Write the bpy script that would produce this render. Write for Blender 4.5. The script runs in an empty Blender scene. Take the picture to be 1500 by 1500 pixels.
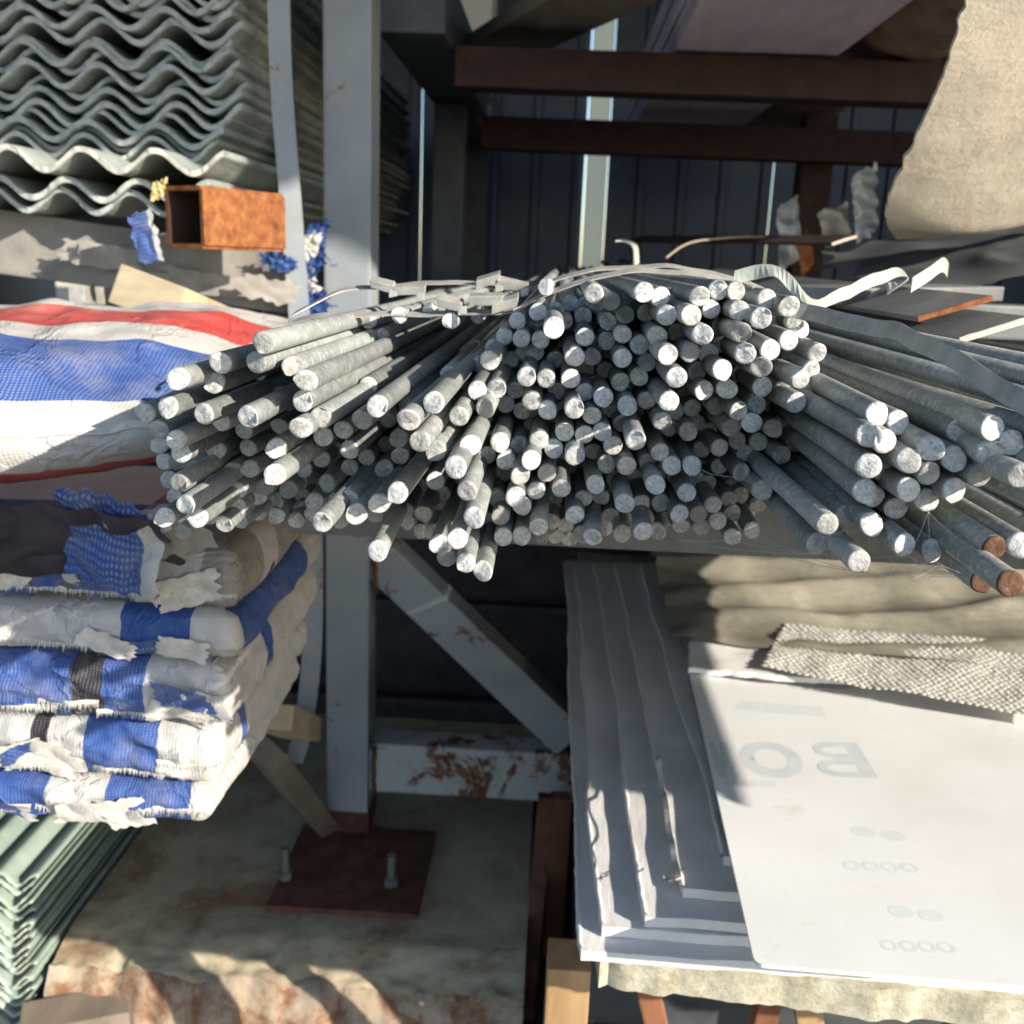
import bpy, bmesh, math, random
import numpy as np
from mathutils import Vector, Matrix, noise

# ---------------------------------------------------------------- camera, sky, sun, exposure
sc = bpy.context.scene
COL = sc.collection
F = 1480.0                                   # focal length in pixels of a 1500 px wide picture
CAMZ = 1.68                                  # camera height above the yard
_y = Vector((70, -365, F)).normalized()      # depth axis of the rack seen in the camera (right, down, forward)
_d = Vector((-240, 5950, F)); _d = (_d - _y * _d.dot(_y)).normalized()   # world down
_x = _d.cross(_y).normalized()
if _x.x < 0: _x = -_x
EYE = Vector((0, 0, CAMZ))
cam_d = bpy.data.cameras.new('camera'); cam = bpy.data.objects.new('camera', cam_d); COL.objects.link(cam)
right = Vector((_x.x, _y.x, -_d.x)); down = Vector((_x.y, _y.y, -_d.y)); fwd = Vector((_x.z, _y.z, -_d.z))
R3 = Matrix((right, -down, -fwd)).transposed()
cam.matrix_world = Matrix.Translation(EYE) @ R3.to_4x4()
cam_d.sensor_width = 36; cam_d.lens = F / 1500 * 36
cam_d.clip_start = 0.02; cam_d.clip_end = 500
cam_d.dof.use_dof = True; cam_d.dof.focus_distance = 0.74; cam_d.dof.aperture_fstop = 9.5
sc.camera = cam

SUN = Vector((0.775, -0.51, 0.385)).normalized()     # towards the sun
wd = bpy.data.worlds.new('World'); sc.world = wd; wd.use_nodes = True
wn = wd.node_tree.nodes; wl = wd.node_tree.links
sky = wn.new('ShaderNodeTexSky'); sky.sky_type = 'NISHITA'; sky.sun_disc = False
sky.sun_elevation = math.asin(SUN.z); sky.sun_rotation = math.atan2(SUN.x, SUN.y)
sky.air_density = 1.0; sky.dust_density = 0.6; sky.ozone_density = 2.0
bg = wn['Background']; wl.new(sky.outputs[0], bg.inputs[0]); bg.inputs[1].default_value = 0.15
sd = bpy.data.lights.new('sun', 'SUN'); sd.energy = 5.0; sd.angle = math.radians(0.5); sd.color = (1.0, 0.91, 0.78)
so = bpy.data.objects.new('sun', sd); COL.objects.link(so)
so.rotation_euler = (-SUN).to_track_quat('-Z', 'Y').to_euler(); so.location = (6, -6, 5)
vs = sc.view_settings; vs.view_transform = 'Standard'; vs.look = 'None'; vs.gamma = 1; vs.use_curve_mapping = False
vs.exposure = 0.85

def P(px, py, Y):
    """world point seen at a pixel of the photograph, at depth Y in front of the camera"""
    v = Vector((px - 750, py - 750, F))
    w = Vector((v.dot(_x), v.dot(_y), -v.dot(_d)))
    return EYE + w * (Y / w.y)
def Hp(px, py, z):
    """world point seen at a pixel, on the level z (relative to the eye)"""
    a = P(px, py, 1.0) - EYE; return EYE + a * (z / a.z)
def W(x, y, z): return Vector((x, y, z + CAMZ))     # z given relative to the eye

rnd = random.Random(7)
def nz(p, s=1.0, o=0.0): return noise.noise(Vector((p[0] * s + o, p[1] * s + o * 1.7, p[2] * s - o)))

# ---------------------------------------------------------------- materials
MATS = {}
class NT:
    def __init__(s, name):
        s.m = bpy.data.materials.new(name); s.m.use_nodes = True
        s.n = s.m.node_tree.nodes; s.l = s.m.node_tree.links; s.b = s.n['Principled BSDF']
        tc = s.n.new('ShaderNodeTexCoord'); oi = s.n.new('ShaderNodeObjectInfo')
        va = s.n.new('ShaderNodeVectorMath'); va.operation = 'MULTIPLY_ADD'
        s.l.new(oi.outputs['Random'], va.inputs[0]); va.inputs[1].default_value = (17, 31, 13)
        s.l.new(tc.outputs['Object'], va.inputs[2]); s.co = va.outputs[0]; s.tc = tc; s.rand = oi.outputs['Random']
        MATS[name] = s.m
    def noise(s, scale, detail=5, rough=0.6, stretch=None, dist=0):
        t = s.n.new('ShaderNodeTexNoise'); t.inputs['Scale'].default_value = scale
        t.inputs['Detail'].default_value = detail; t.inputs['Roughness'].default_value = rough
        t.inputs['Distortion'].default_value = dist
        co = s.co
        if stretch:
            mp = s.n.new('ShaderNodeMapping'); mp.inputs['Scale'].default_value = stretch
            s.l.new(co, mp.inputs[0]); co = mp.outputs[0]
        s.l.new(co, t.inputs['Vector']); return t.outputs['Fac']
    def ramp(s, fac, stops, interp='LINEAR'):
        r = s.n.new('ShaderNodeValToRGB'); r.color_ramp.interpolation = interp
        e = r.color_ramp.elements
        while len(e) < len(stops): e.new(0.5)
        for i, (p, c) in enumerate(stops):
            e[i].position = p; e[i].color = (*c, 1) if len(c) == 3 else c
        s.l.new(fac, r.inputs[0]); return r.outputs[0]
    def mix(s, fac, a, b, mode='MIX'):
        m = s.n.new('ShaderNodeMix'); m.data_type = 'RGBA'; m.blend_type = mode
        for sock, v in ((m.inputs['Factor'], fac), (m.inputs['A'], a), (m.inputs['B'], b)):
            pass
        f, A, B = m.inputs[0], m.inputs[6], m.inputs[7]
        for sock, v in ((f, fac), (A, a), (B, b)):
            if isinstance(v, (int, float)): sock.default_value = v
            elif isinstance(v, tuple): sock.default_value = (*v, 1)
            else: s.l.new(v, sock)
        return m.outputs[2]
    def math(s, op, a, b=0.0, clamp=False):
        m = s.n.new('ShaderNodeMath'); m.operation = op; m.use_clamp = clamp
        for i, v in enumerate((a, b)):
            if isinstance(v, (int, float)): m.inputs[i].default_value = v
            else: s.l.new(v, m.inputs[i])
        return m.outputs[0]
    def sep(s, vec):
        x = s.n.new('ShaderNodeSeparateXYZ'); s.l.new(vec, x.inputs[0]); return x.outputs
    def color(s, c):
        if isinstance(c, tuple): s.b.inputs['Base Color'].default_value = (*c, 1)
        else: s.l.new(c, s.b.inputs['Base Color'])
    def set(s, rough=0.6, metal=0.0, spec=0.5):
        for k, v in (('Roughness', rough), ('Metallic', metal), ('Specular IOR Level', spec)):
            if isinstance(v, (int, float)): s.b.inputs[k].default_value = v
            else: s.l.new(v, s.b.inputs[k])
    def bump(s, h, strength=0.3, dist=0.002):
        b = s.n.new('ShaderNodeBump'); b.inputs['Strength'].default_value = strength
        b.inputs['Distance'].default_value = dist; s.l.new(h, b.inputs['Height'])
        if s.b.inputs['Normal'].is_linked: s.l.new(s.b.inputs['Normal'].links[0].from_socket, b.inputs['Normal'])
        s.l.new(b.outputs[0], s.b.inputs['Normal'])

def simple(name, stops, scale, rough=0.6, metal=0.0, bump=0.25, bscale=None, bdist=0.002, detail=6, stretch=None, spec=0.4):
    t = NT(name); f = t.noise(scale, detail, 0.65, stretch)
    t.color(t.ramp(f, stops)); t.set(rough, metal, spec)
    t.bump(t.noise(bscale or scale * 4, 6, 0.7, stretch), bump, bdist); return t

# galvanised rod: dull zinc, cloudy, pale oxide blotches
t = NT('zinc'); a = t.ramp(t.noise(40, 6, 0.7, (1, 0.25, 1)), [(0.3, (0.19, 0.21, 0.21)), (0.55, (0.31, 0.335, 0.33)), (0.75, (0.45, 0.46, 0.44))])
blot = t.ramp(t.noise(160, 5, 0.75), [(0.5, (0, 0, 0)), (0.68, (1, 1, 1))])
a = t.mix(t.math('MULTIPLY', blot, 0.8), a, (0.62, 0.60, 0.51))
a = t.mix(t.math('MULTIPLY', t.ramp(t.noise(9, 4), [(0.55, (0, 0, 0)), (0.72, (1, 1, 1))]), 0.35), a, (0.26, 0.25, 0.19))
hv = t.n.new('ShaderNodeHueSaturation'); t.l.new(a, hv.inputs['Color']); t.l.new(t.math('MULTIPLY_ADD', t.rand, 0.5), hv.inputs['Value'])
hv.inputs['Value'].links[0].from_node.inputs[2].default_value = 0.72
t.color(hv.outputs[0]); t.set(t.ramp(t.noise(70), [(0.3, (0.42,) * 3), (0.7, (0.68,) * 3)]), 0.3, 0.5)
t.bump(t.noise(200, 5, 0.75), 0.5, 0.0016); t.bump(t.noise(30, 4, 0.6, (1, 0.3, 1)), 0.2, 0.002)
# sawn rod end: bright, granular
t = NT('zinc_cut'); a = t.ramp(t.noise(330, 4, 0.8), [(0.28, (0.20, 0.20, 0.20)), (0.46, (0.50, 0.50, 0.49)), (0.7, (0.74, 0.74, 0.72))])
a = t.mix(t.math('MULTIPLY', t.ramp(t.noise(60, 4), [(0.5, (0, 0, 0)), (0.7, (1, 1, 1))]), 0.3), a, (0.40, 0.36, 0.28))
dull = t.ramp(t.rand, [(0.0, (0, 0, 0)), (0.62, (0, 0, 0)), (1.0, (0.85,) * 3)])
a = t.mix(dull, a, t.ramp(t.noise(120, 5, 0.7), [(0.3, (0.16, 0.16, 0.15)), (0.7, (0.36, 0.35, 0.32))]))
t.color(a); t.set(0.55, 0.15, 0.5); t.bump(t.noise(420, 4, 0.8), 0.6, 0.002); t.bump(t.noise(160, 3, 0.6), 0.4, 0.003)
simple('rust_cut', [(0.3, (0.03, 0.014, 0.010)), (0.5, (0.085, 0.036, 0.022)), (0.66, (0.15, 0.075, 0.04)), (0.8, (0.38, 0.31, 0.20))], 70, 0.85, 0, 0.7, 300, 0.002)
# grey painted steel with rust
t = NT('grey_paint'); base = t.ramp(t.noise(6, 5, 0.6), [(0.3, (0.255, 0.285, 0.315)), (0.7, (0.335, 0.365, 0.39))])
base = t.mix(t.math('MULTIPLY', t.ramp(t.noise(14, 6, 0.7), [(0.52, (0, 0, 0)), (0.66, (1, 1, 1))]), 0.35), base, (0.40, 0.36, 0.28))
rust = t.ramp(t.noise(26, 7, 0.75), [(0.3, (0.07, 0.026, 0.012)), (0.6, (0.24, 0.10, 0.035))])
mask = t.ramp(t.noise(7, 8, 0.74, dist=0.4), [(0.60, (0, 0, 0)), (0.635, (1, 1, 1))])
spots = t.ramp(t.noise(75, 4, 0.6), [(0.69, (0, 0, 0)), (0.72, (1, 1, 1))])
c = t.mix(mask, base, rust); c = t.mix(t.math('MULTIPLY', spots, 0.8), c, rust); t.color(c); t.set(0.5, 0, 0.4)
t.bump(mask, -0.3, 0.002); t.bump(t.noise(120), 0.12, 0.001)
t = NT('rusted_paint'); rust = t.ramp(t.noise(30, 7, 0.75), [(0.3, (0.06, 0.024, 0.014)), (0.55, (0.17, 0.07, 0.03)), (0.75, (0.28, 0.14, 0.055))])
mask = t.ramp(t.noise(5.5, 8, 0.76, dist=0.5), [(0.53, (0, 0, 0)), (0.57, (1, 1, 1))])
t.color(t.mix(mask, (0.42, 0.43, 0.42), rust)); t.set(0.7, 0, 0.3); t.bump(t.noise(90, 6, 0.7), 0.35, 0.002)
simple('dusty_steel', [(0.3, (0.17, 0.155, 0.14)), (0.55, (0.28, 0.26, 0.235)), (0.75, (0.36, 0.35, 0.33))], 9, 0.75, 0, 0.35, 60)
simple('orange_rust', [(0.3, (0.11, 0.035, 0.013)), (0.5, (0.24, 0.085, 0.028)), (0.7, (0.36, 0.15, 0.05))], 45, 0.9, 0, 0.6, 190, 0.002)
simple('dark_rust', [(0.3, (0.026, 0.013, 0.012)), (0.6, (0.05, 0.023, 0.019)), (0.8, (0.085, 0.04, 0.03))], 22, 0.8, 0, 0.3, 90)
simple('plate_rust', [(0.3, (0.055, 0.022, 0.015)), (0.55, (0.13, 0.052, 0.032)), (0.8, (0.23, 0.11, 0.065))], 18, 0.85, 0, 0.4, 100)
simple('bolt_steel', [(0.3, (0.16, 0.15, 0.14)), (0.7, (0.30, 0.30, 0.29))], 60, 0.5, 0.6, 0.2)
# fibre-cement sheet, flaky along its cut edge
t = NT('fibre_cement'); a = t.ramp(t.noise(12, 7, 0.7), [(0.3, (0.13, 0.175, 0.175)), (0.5, (0.23, 0.29, 0.285)), (0.66, (0.33, 0.385, 0.37)), (0.8, (0.30, 0.26, 0.21))])
lam = t.noise(260, 4, 0.7, (0.12, 0.12, 1.0)); a = t.mix(t.math('MULTIPLY', lam, 0.45), a, (0.48, 0.45, 0.39))
t.color(a); t.set(0.85, 0, 0.2); t.bump(lam, 0.7, 0.003); t.bump(t.noise(120, 6, 0.7), 0.4, 0.002)
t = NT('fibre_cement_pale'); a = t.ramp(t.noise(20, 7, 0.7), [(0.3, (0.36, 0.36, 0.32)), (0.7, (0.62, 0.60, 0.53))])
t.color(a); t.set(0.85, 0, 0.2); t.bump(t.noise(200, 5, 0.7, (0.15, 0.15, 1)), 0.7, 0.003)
t = NT('fibre_edge'); a = t.ramp(t.noise(25, 6, 0.7), [(0.3, (0.27, 0.31, 0.30)), (0.5, (0.40, 0.44, 0.42)), (0.7, (0.52, 0.54, 0.50)), (0.82, (0.36, 0.30, 0.23))])
t.color(a); t.set(0.9, 0, 0.2); t.bump(t.noise(260, 4, 0.7, (0.12, 0.12, 1.0)), 0.8, 0.003)
# green translucent fibreglass roofing
t = NT('green_fibreglass'); a = t.ramp(t.noise(9, 6, 0.65), [(0.3, (0.21, 0.29, 0.25)), (0.7, (0.38, 0.46, 0.40))])
a = t.mix(t.math('MULTIPLY', t.ramp(t.noise(30, 6, 0.7), [(0.55, (0, 0, 0)), (0.7, (1, 1, 1))]), 0.4), a, (0.42, 0.45, 0.38))
t.color(a); t.set(0.4, 0, 0.4); t.b.inputs['Transmission Weight'].default_value = 0.15; t.bump(t.noise(60), 0.2, 0.002)
simple('green_edge', [(0.35, (0.32, 0.38, 0.30)), (0.7, (0.66, 0.66, 0.56))], 60, 0.8, 0, 0.5, 200)
# concrete of the footing: weathered, ochre and rust run-off
t = NT('concrete'); a = t.ramp(t.noise(5, 8, 0.7), [(0.3, (0.31, 0.26, 0.18)), (0.55, (0.50, 0.43, 0.30)), (0.75, (0.64, 0.56, 0.41))])
st = t.ramp(t.noise(3.2, 6, 0.7, dist=0.6), [(0.52, (0, 0, 0)), (0.66, (1, 1, 1))])
a = t.mix(t.math('MULTIPLY', st, 0.75), a, t.ramp(t.noise(22, 6), [(0.35, (0.15, 0.065, 0.03)), (0.7, (0.36, 0.20, 0.10))]))
a = t.mix(t.math('MULTIPLY', t.ramp(t.noise(34, 5, 0.8), [(0.56, (0, 0, 0)), (0.72, (1, 1, 1))]), 0.45), a, (0.13, 0.12, 0.10))
t.color(a); t.set(0.93, 0, 0.15); t.bump(t.noise(45, 8, 0.75), 0.6, 0.006); t.bump(t.noise(260, 4), 0.4, 0.002)
t = NT('concrete_rusty'); a = t.ramp(t.noise(6, 8, 0.75, dist=0.4), [(0.3, (0.10, 0.05, 0.034)), (0.44, (0.23, 0.12, 0.07)), (0.52, (0.36, 0.28, 0.20)), (0.75, (0.54, 0.49, 0.40))])
t.color(a); t.set(0.93, 0, 0.15); t.bump(t.noise(50, 8, 0.75), 0.6, 0.006)
simple('yard', [(0.3, (0.055, 0.053, 0.05)), (0.7, (0.11, 0.105, 0.098))], 1.3, 0.95, 0, 0.4, 30, 0.01)
simple('navy_steel', [(0.3, (0.035, 0.055, 0.105)), (0.7, (0.065, 0.095, 0.165))], 8, 0.42, 0, 0.15, 60, spec=0.5)
simple('pale_lath', [(0.3, (0.50, 0.47, 0.36)), (0.7, (0.74, 0.71, 0.58))], 14, 0.7, 0, 0.3, 80, stretch=(1, 1, 0.1))
t = NT('clear_strip'); t.color((0.78, 0.78, 0.68)); t.set(0.6, 0, 0.3)
tr = t.n.new('ShaderNodeBsdfTranslucent'); tr.inputs[0].default_value = (1.0, 0.92, 0.76, 1); mx = t.n.new('ShaderNodeMixShader'); mx.inputs[0].default_value = 0.85
t.l.new(t.b.outputs[0], mx.inputs[1]); t.l.new(tr.outputs[0], mx.inputs[2]); t.l.new(mx.outputs[0], t.n['Material Output'].inputs[0])
simple('pine', [(0.3, (0.27, 0.16, 0.075)), (0.6, (0.44, 0.28, 0.14)), (0.8, (0.55, 0.39, 0.22))], 14, 0.75, 0, 0.4, 60, stretch=(1, 1, 0.15))
simple('dry_wood', [(0.3, (0.30, 0.24, 0.15)), (0.7, (0.55, 0.46, 0.31))], 18, 0.8, 0, 0.4, 80, stretch=(0.2, 1, 1))
simple('red_timber', [(0.3, (0.13, 0.05, 0.025)), (0.7, (0.30, 0.13, 0.065))], 14, 0.8, 0, 0.4, 70, stretch=(1, 1, 0.15))
simple('grey_timber', [(0.3, (0.14, 0.11, 0.085)), (0.7, (0.27, 0.22, 0.17))], 14, 0.85, 0, 0.4, 70, stretch=(1, 0.15, 1))
simple('lilac_foam', [(0.3, (0.58, 0.48, 0.56)), (0.7, (0.78, 0.68, 0.75))], 20, 0.8, 0, 0.4, 110, stretch=(1, .3, 1))
simple('brown_wrap', [(0.3, (0.17, 0.10, 0.07)), (0.7, (0.36, 0.25, 0.18))], 14, 0.7, 0, 0.5, 60, 0.004)
t = NT('cream_board'); a = t.ramp(t.noise(5, 7, 0.7), [(0.3, (0.50, 0.43, 0.34)), (0.7, (0.68, 0.60, 0.48))])
cr = t.ramp(t.noise(7, 4, 0.6, dist=1.6), [(0.485, (0, 0, 0)), (0.5, (1, 1, 1)), (0.515, (0, 0, 0))])
a = t.mix(t.math('MULTIPLY', cr, 0.35), a, (0.34, 0.25, 0.17)); t.color(a); t.set(0.8, 0, 0.25); t.bump(t.noise(40, 8, 0.75), 0.5, 0.006); t.bump(cr, -0.5, 0.004)
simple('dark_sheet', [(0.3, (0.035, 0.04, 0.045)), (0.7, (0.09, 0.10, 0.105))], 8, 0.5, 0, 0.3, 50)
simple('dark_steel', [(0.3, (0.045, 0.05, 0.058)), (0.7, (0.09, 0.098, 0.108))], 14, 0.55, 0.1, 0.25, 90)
simple('flat_steel', [(0.3, (0.12, 0.125, 0.13)), (0.7, (0.22, 0.225, 0.22))], 14, 0.55, 0.3, 0.25, 90)
simple('strap_steel', [(0.3, (0.33, 0.32, 0.29)), (0.7, (0.55, 0.53, 0.48))], 60, 0.5, 0.35, 0.3, 150, 0.001)
simple('pale_strip', [(0.3, (0.26, 0.28, 0.24)), (0.7, (0.46, 0.48, 0.42))], 30, 0.55, 0.1, 0.3, 120, 0.001)
simple('board_edge', [(0.3, (0.44, 0.33, 0.28)), (0.7, (0.66, 0.54, 0.46))], 30, 0.85, 0, 0.5, 140, stretch=(1, 0.2, 1))
simple('white_board', [(0.3, (0.58, 0.57, 0.55)), (0.7, (0.76, 0.75, 0.72))], 12, 0.7, 0, 0.3, 80)
t = NT('fibre_foam'); a = t.ramp(t.noise(35, 7, 0.75), [(0.3, (0.36, 0.31, 0.20)), (0.55, (0.62, 0.58, 0.45)), (0.75, (0.76, 0.73, 0.62))])
t.color(a); t.set(0.9, 0, 0.2); t.bump(t.noise(110, 7, 0.8), 0.9, 0.006)
t = NT('paper_wrap'); a = t.ramp(t.noise(7, 7, 0.7), [(0.3, (0.56, 0.545, 0.53)), (0.7, (0.74, 0.73, 0.71))])
t.color(a); t.set(0.7, 0, 0.3); t.bump(t.noise(24, 6, 0.65, (1, 0.25, 1)), 0.5, 0.006)
t = NT('white_plastic'); a = t.ramp(t.noise(4, 6, 0.65), [(0.35, (0.70, 0.70, 0.685)), (0.65, (0.78, 0.785, 0.78))])
dirt = t.ramp(t.noise(16, 8, 0.8), [(0.56, (0, 0, 0)), (0.75, (1, 1, 1))]); big = t.ramp(t.noise(3, 3), [(0.40, (0, 0, 0)), (0.60, (1, 1, 1))])
a = t.mix(t.math('MULTIPLY', t.math('MULTIPLY', dirt, big), 0.55), a, (0.50, 0.42, 0.30)); t.color(a); t.set(0.35, 0, 0.4)
simple('pale_ink', [(0.3, (0.50, 0.56, 0.58)), (0.7, (0.63, 0.67, 0.68))], 30, 0.4, 0, 0.0)
simple('fainter_ink', [(0.3, (0.61, 0.65, 0.66)), (0.7, (0.70, 0.72, 0.725))], 40, 0.4, 0, 0.0)
t = NT('bubble_film'); t.color((0.72, 0.70, 0.64)); t.set(0.10, 0, 0.9); t.b.inputs['Transmission Weight'].default_value = 0.3; t.b.inputs['IOR'].default_value = 1.25
t = NT('dusty_film'); a = t.ramp(t.noise(5, 7, 0.7), [(0.3, (0.13, 0.12, 0.095)), (0.55, (0.26, 0.24, 0.19)), (0.75, (0.44, 0.41, 0.33))])
t.color(a); t.set(0.45, 0, 0.4); t.bump(t.noise(14, 6, 0.6, (0.6, 1.6, 1)), 0.6, 0.008)
t = NT('crumpled_film'); t.color(t.ramp(t.noise(8), [(0.3, (0.22, 0.23, 0.24)), (0.7, (0.52, 0.53, 0.50))])); t.set(0.2, 0, 0.6); t.bump(t.noise(40, 5), 0.5, 0.004)
simple('yellow_foam', [(0.3, (0.50, 0.36, 0.12)), (0.7, (0.74, 0.62, 0.34))], 60, 0.9, 0, 0.7, 200, 0.003)
simple('torn_white', [(0.3, (0.46, 0.43, 0.38)), (0.7, (0.74, 0.71, 0.65))], 50, 0.85, 0, 0.7, 160, 0.003)
simple('blue_tape', [(0.3, (0.016, 0.045, 0.17)), (0.6, (0.035, 0.09, 0.28)), (0.8, (0.22, 0.27, 0.38))], 40, 0.5, 0, 0.5, 150, 0.002)
simple('dusty_plastic', [(0.3, (0.20, 0.19, 0.175)), (0.7, (0.42, 0.39, 0.35))], 13, 0.6, 0, 0.5, 70, 0.004)
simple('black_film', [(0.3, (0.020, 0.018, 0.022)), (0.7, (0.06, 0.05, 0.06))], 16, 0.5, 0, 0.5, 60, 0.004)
simple('web_silk', [(0.3, (0.45, 0.44, 0.42)), (0.7, (0.6, 0.6, 0.58))], 60, 0.6, 0, 0.0)

WHITE = (0.55, 0.53, 0.505); BLUE = (0.035, 0.09, 0.31); RED = (0.56, 0.065, 0.055); BLACK = (0.025, 0.02, 0.028)
DUST = (0.30, 0.275, 0.245)
def tarp(name, stops, axis, warp, su, sv):
    """woven tarpaulin; stripes across one UV axis, weave following the cloth (su, sv: its size in metres)"""
    t = NT(name)
    uv = t.n.new('ShaderNodeUVMap'); s = t.sep(uv.outputs[0])
    v = t.math('ADD', s[axis], t.math('MULTIPLY', t.math('SUBTRACT', t.noise(7, 3), 0.5), warp))
    c = t.ramp(v, stops, 'CONSTANT')
    k = 2 * math.pi / 0.0085
    a = t.math('MULTIPLY', s[0], su * k); b = t.math('MULTIPLY', s[1], sv * k)
    w = t.math('MULTIPLY', t.math('SINE', t.math('ADD', a, b)), t.math('SINE', t.math('SUBTRACT', a, b)))
    hi = t.ramp(w, [(0.05, (0, 0, 0)), (0.6, (1, 1, 1))])
    wear = t.ramp(t.noise(6, 6, 0.7), [(0.4, (0.06,) * 3), (0.65, (0.42,) * 3)])
    c = t.mix(t.math('MULTIPLY', hi, wear), c, (0.60, 0.62, 0.66))
    dirt = t.ramp(t.noise(11, 9, 0.78), [(0.48, (0, 0, 0)), (0.72, (1, 1, 1))])
    c = t.mix(t.math('MULTIPLY', dirt, 0.45), c, (0.42, 0.38, 0.32))
    cre = t.ramp(t.noise(5, 5, 0.6, dist=1.2), [(0.47, (0, 0, 0)), (0.5, (1, 1, 1)), (0.53, (0, 0, 0))])
    t.color(c); t.set(0.5, 0, 0.35); t.bump(w, 0.3, 0.001); t.bump(t.noise(22, 7, 0.68), 0.55, 0.007); t.bump(cre, 0.5, 0.004)
    tr = t.n.new('ShaderNodeBsdfTranslucent'); t.l.new(c, tr.inputs[0])
    mx = t.n.new('ShaderNodeMixShader'); mx.inputs[0].default_value = 0.12
    t.l.new(t.b.outputs[0], mx.inputs[1]); t.l.new(tr.outputs[0], mx.inputs[2]); t.l.new(mx.outputs[0], t.n['Material Output'].inputs[0])
tarp('tarp_bag', [(0.0, WHITE), (0.33, RED), (0.50, WHITE), (0.585, BLUE), (0.75, WHITE), (0.875, RED), (0.925, BLUE)], 1, 0.035, .85, .95)
# u up to 0.5 is the front of a pack, 0.52 on its right side
tarp('tarp_1', [(0, WHITE), (.15, BLUE), (.2, WHITE), (.35, BLUE), (.40, WHITE), (.44, BLUE), (.495, WHITE)], 0, 0.012, 1.9, .45)
tarp('tarp_2', [(0, BLUE), (.05, WHITE), (.25, BLUE), (.3, WHITE), (.385, BLACK), (.395, WHITE), (.418, BLUE), (.47, WHITE), (.60, BLUE), (.63, WHITE)], 0, 0.012, 1.9, .45)
tarp('tarp_3', [(0, WHITE), (.2, BLUE), (.25, WHITE), (.35, BLUE), (.41, BLACK), (.428, BLUE), (.455, WHITE), (.68, BLUE), (.72, WHITE)], 0, 0.012, 1.9, .45)
tarp('tarp_4', [(0, WHITE), (.17, BLUE), (.22, WHITE), (.434, BLUE), (.48, WHITE), (.53, BLUE), (.9, WHITE)], 0, 0.012, 1.9, .45)
tarp('tarp_5', [(0, WHITE), (.25, BLUE), (.38, BLACK), (.41, BLUE), (.445, WHITE), (.485, DUST), (.62, WHITE), (.7, DUST)], 0, 0.012, 1.9, .45)
tarp('tarp_scrap_cloth', [(0, BLUE), (.45, BLUE), (.8, WHITE)], 0, 0.1, .1, .05)
def m(n): return MATS[n]

# ---------------------------------------------------------------- mesh helpers
def tag(o, label=None, cat=None, group=None, kind=None):
    if label: o['label'] = label
    if cat: o['category'] = cat
    if group: o['group'] = group
    if kind: o['kind'] = kind
    return o
def empty(name, loc=(0, 0, 0)):
    o = bpy.data.objects.new(name, None); COL.objects.link(o); o.location = loc; o.empty_display_size = 0.05; return o
def link(name, me, mats, parent=None):
    me.name = name
    for k in (mats if isinstance(mats, (list, tuple)) else [mats]): me.materials.append(m(k))
    o = bpy.data.objects.new(name, me); COL.objects.link(o)
    if parent:
        o.parent = parent
        if parent.parent is None: o.matrix_parent_inverse = Matrix.Translation(-parent.location)
    return o
def from_bm(name, bm, mats, parent=None, smooth=False, origin=None):
    me = bpy.data.meshes.new(name)
    bmesh.ops.recalc_face_normals(bm, faces=bm.faces)
    org = Vector(origin) if origin is not None else None
    if org is not None: bmesh.ops.translate(bm, verts=bm.verts, vec=-org)
    if smooth:
        for f in bm.faces: f.smooth = True
        for e in bm.edges:
            if len(e.link_faces) == 2 and e.calc_face_angle(0) > 1.0: e.smooth = False
    bm.to_mesh(me); bm.free()
    o = link(name, me, mats, parent)
    if org is not None:
        o.location = org
    return o
def add_box(bm, c, ax, ay, az, bevel=0.0):
    """box with centre c and half axes ax, ay, az"""
    c = Vector(c); ax = Vector(ax); ay = Vector(ay); az = Vector(az)
    vs_ = [bm.verts.new(c + ax * i + ay * j + az * k) for i in (-1, 1) for j in (-1, 1) for k in (-1, 1)]
    fs = [bm.faces.new([vs_[q] for q in f]) for f in ((0, 1, 3, 2), (4, 6, 7, 5), (0, 4, 5, 1), (2, 3, 7, 6), (0, 2, 6, 4), (1, 5, 7, 3))]
    if bevel:
        es = list({e for f in fs for e in f.edges})
        bmesh.ops.bevel(bm, geom=es, offset=bevel, segments=2, affect='EDGES', profile=0.7)
    return vs_
def box(name, lo, hi, mat, parent=None, bevel=0.004):
    lo = Vector(lo); hi = Vector(hi); bm = bmesh.new(); h = (hi - lo) / 2
    add_box(bm, (lo + hi) / 2, (h.x, 0, 0), (0, h.y, 0), (0, 0, h.z), bevel)
    return from_bm(name, bm, mat, parent, origin=None if parent else ((lo.x + hi.x) / 2, (lo.y + hi.y) / 2, min(lo.z, hi.z)))
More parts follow.
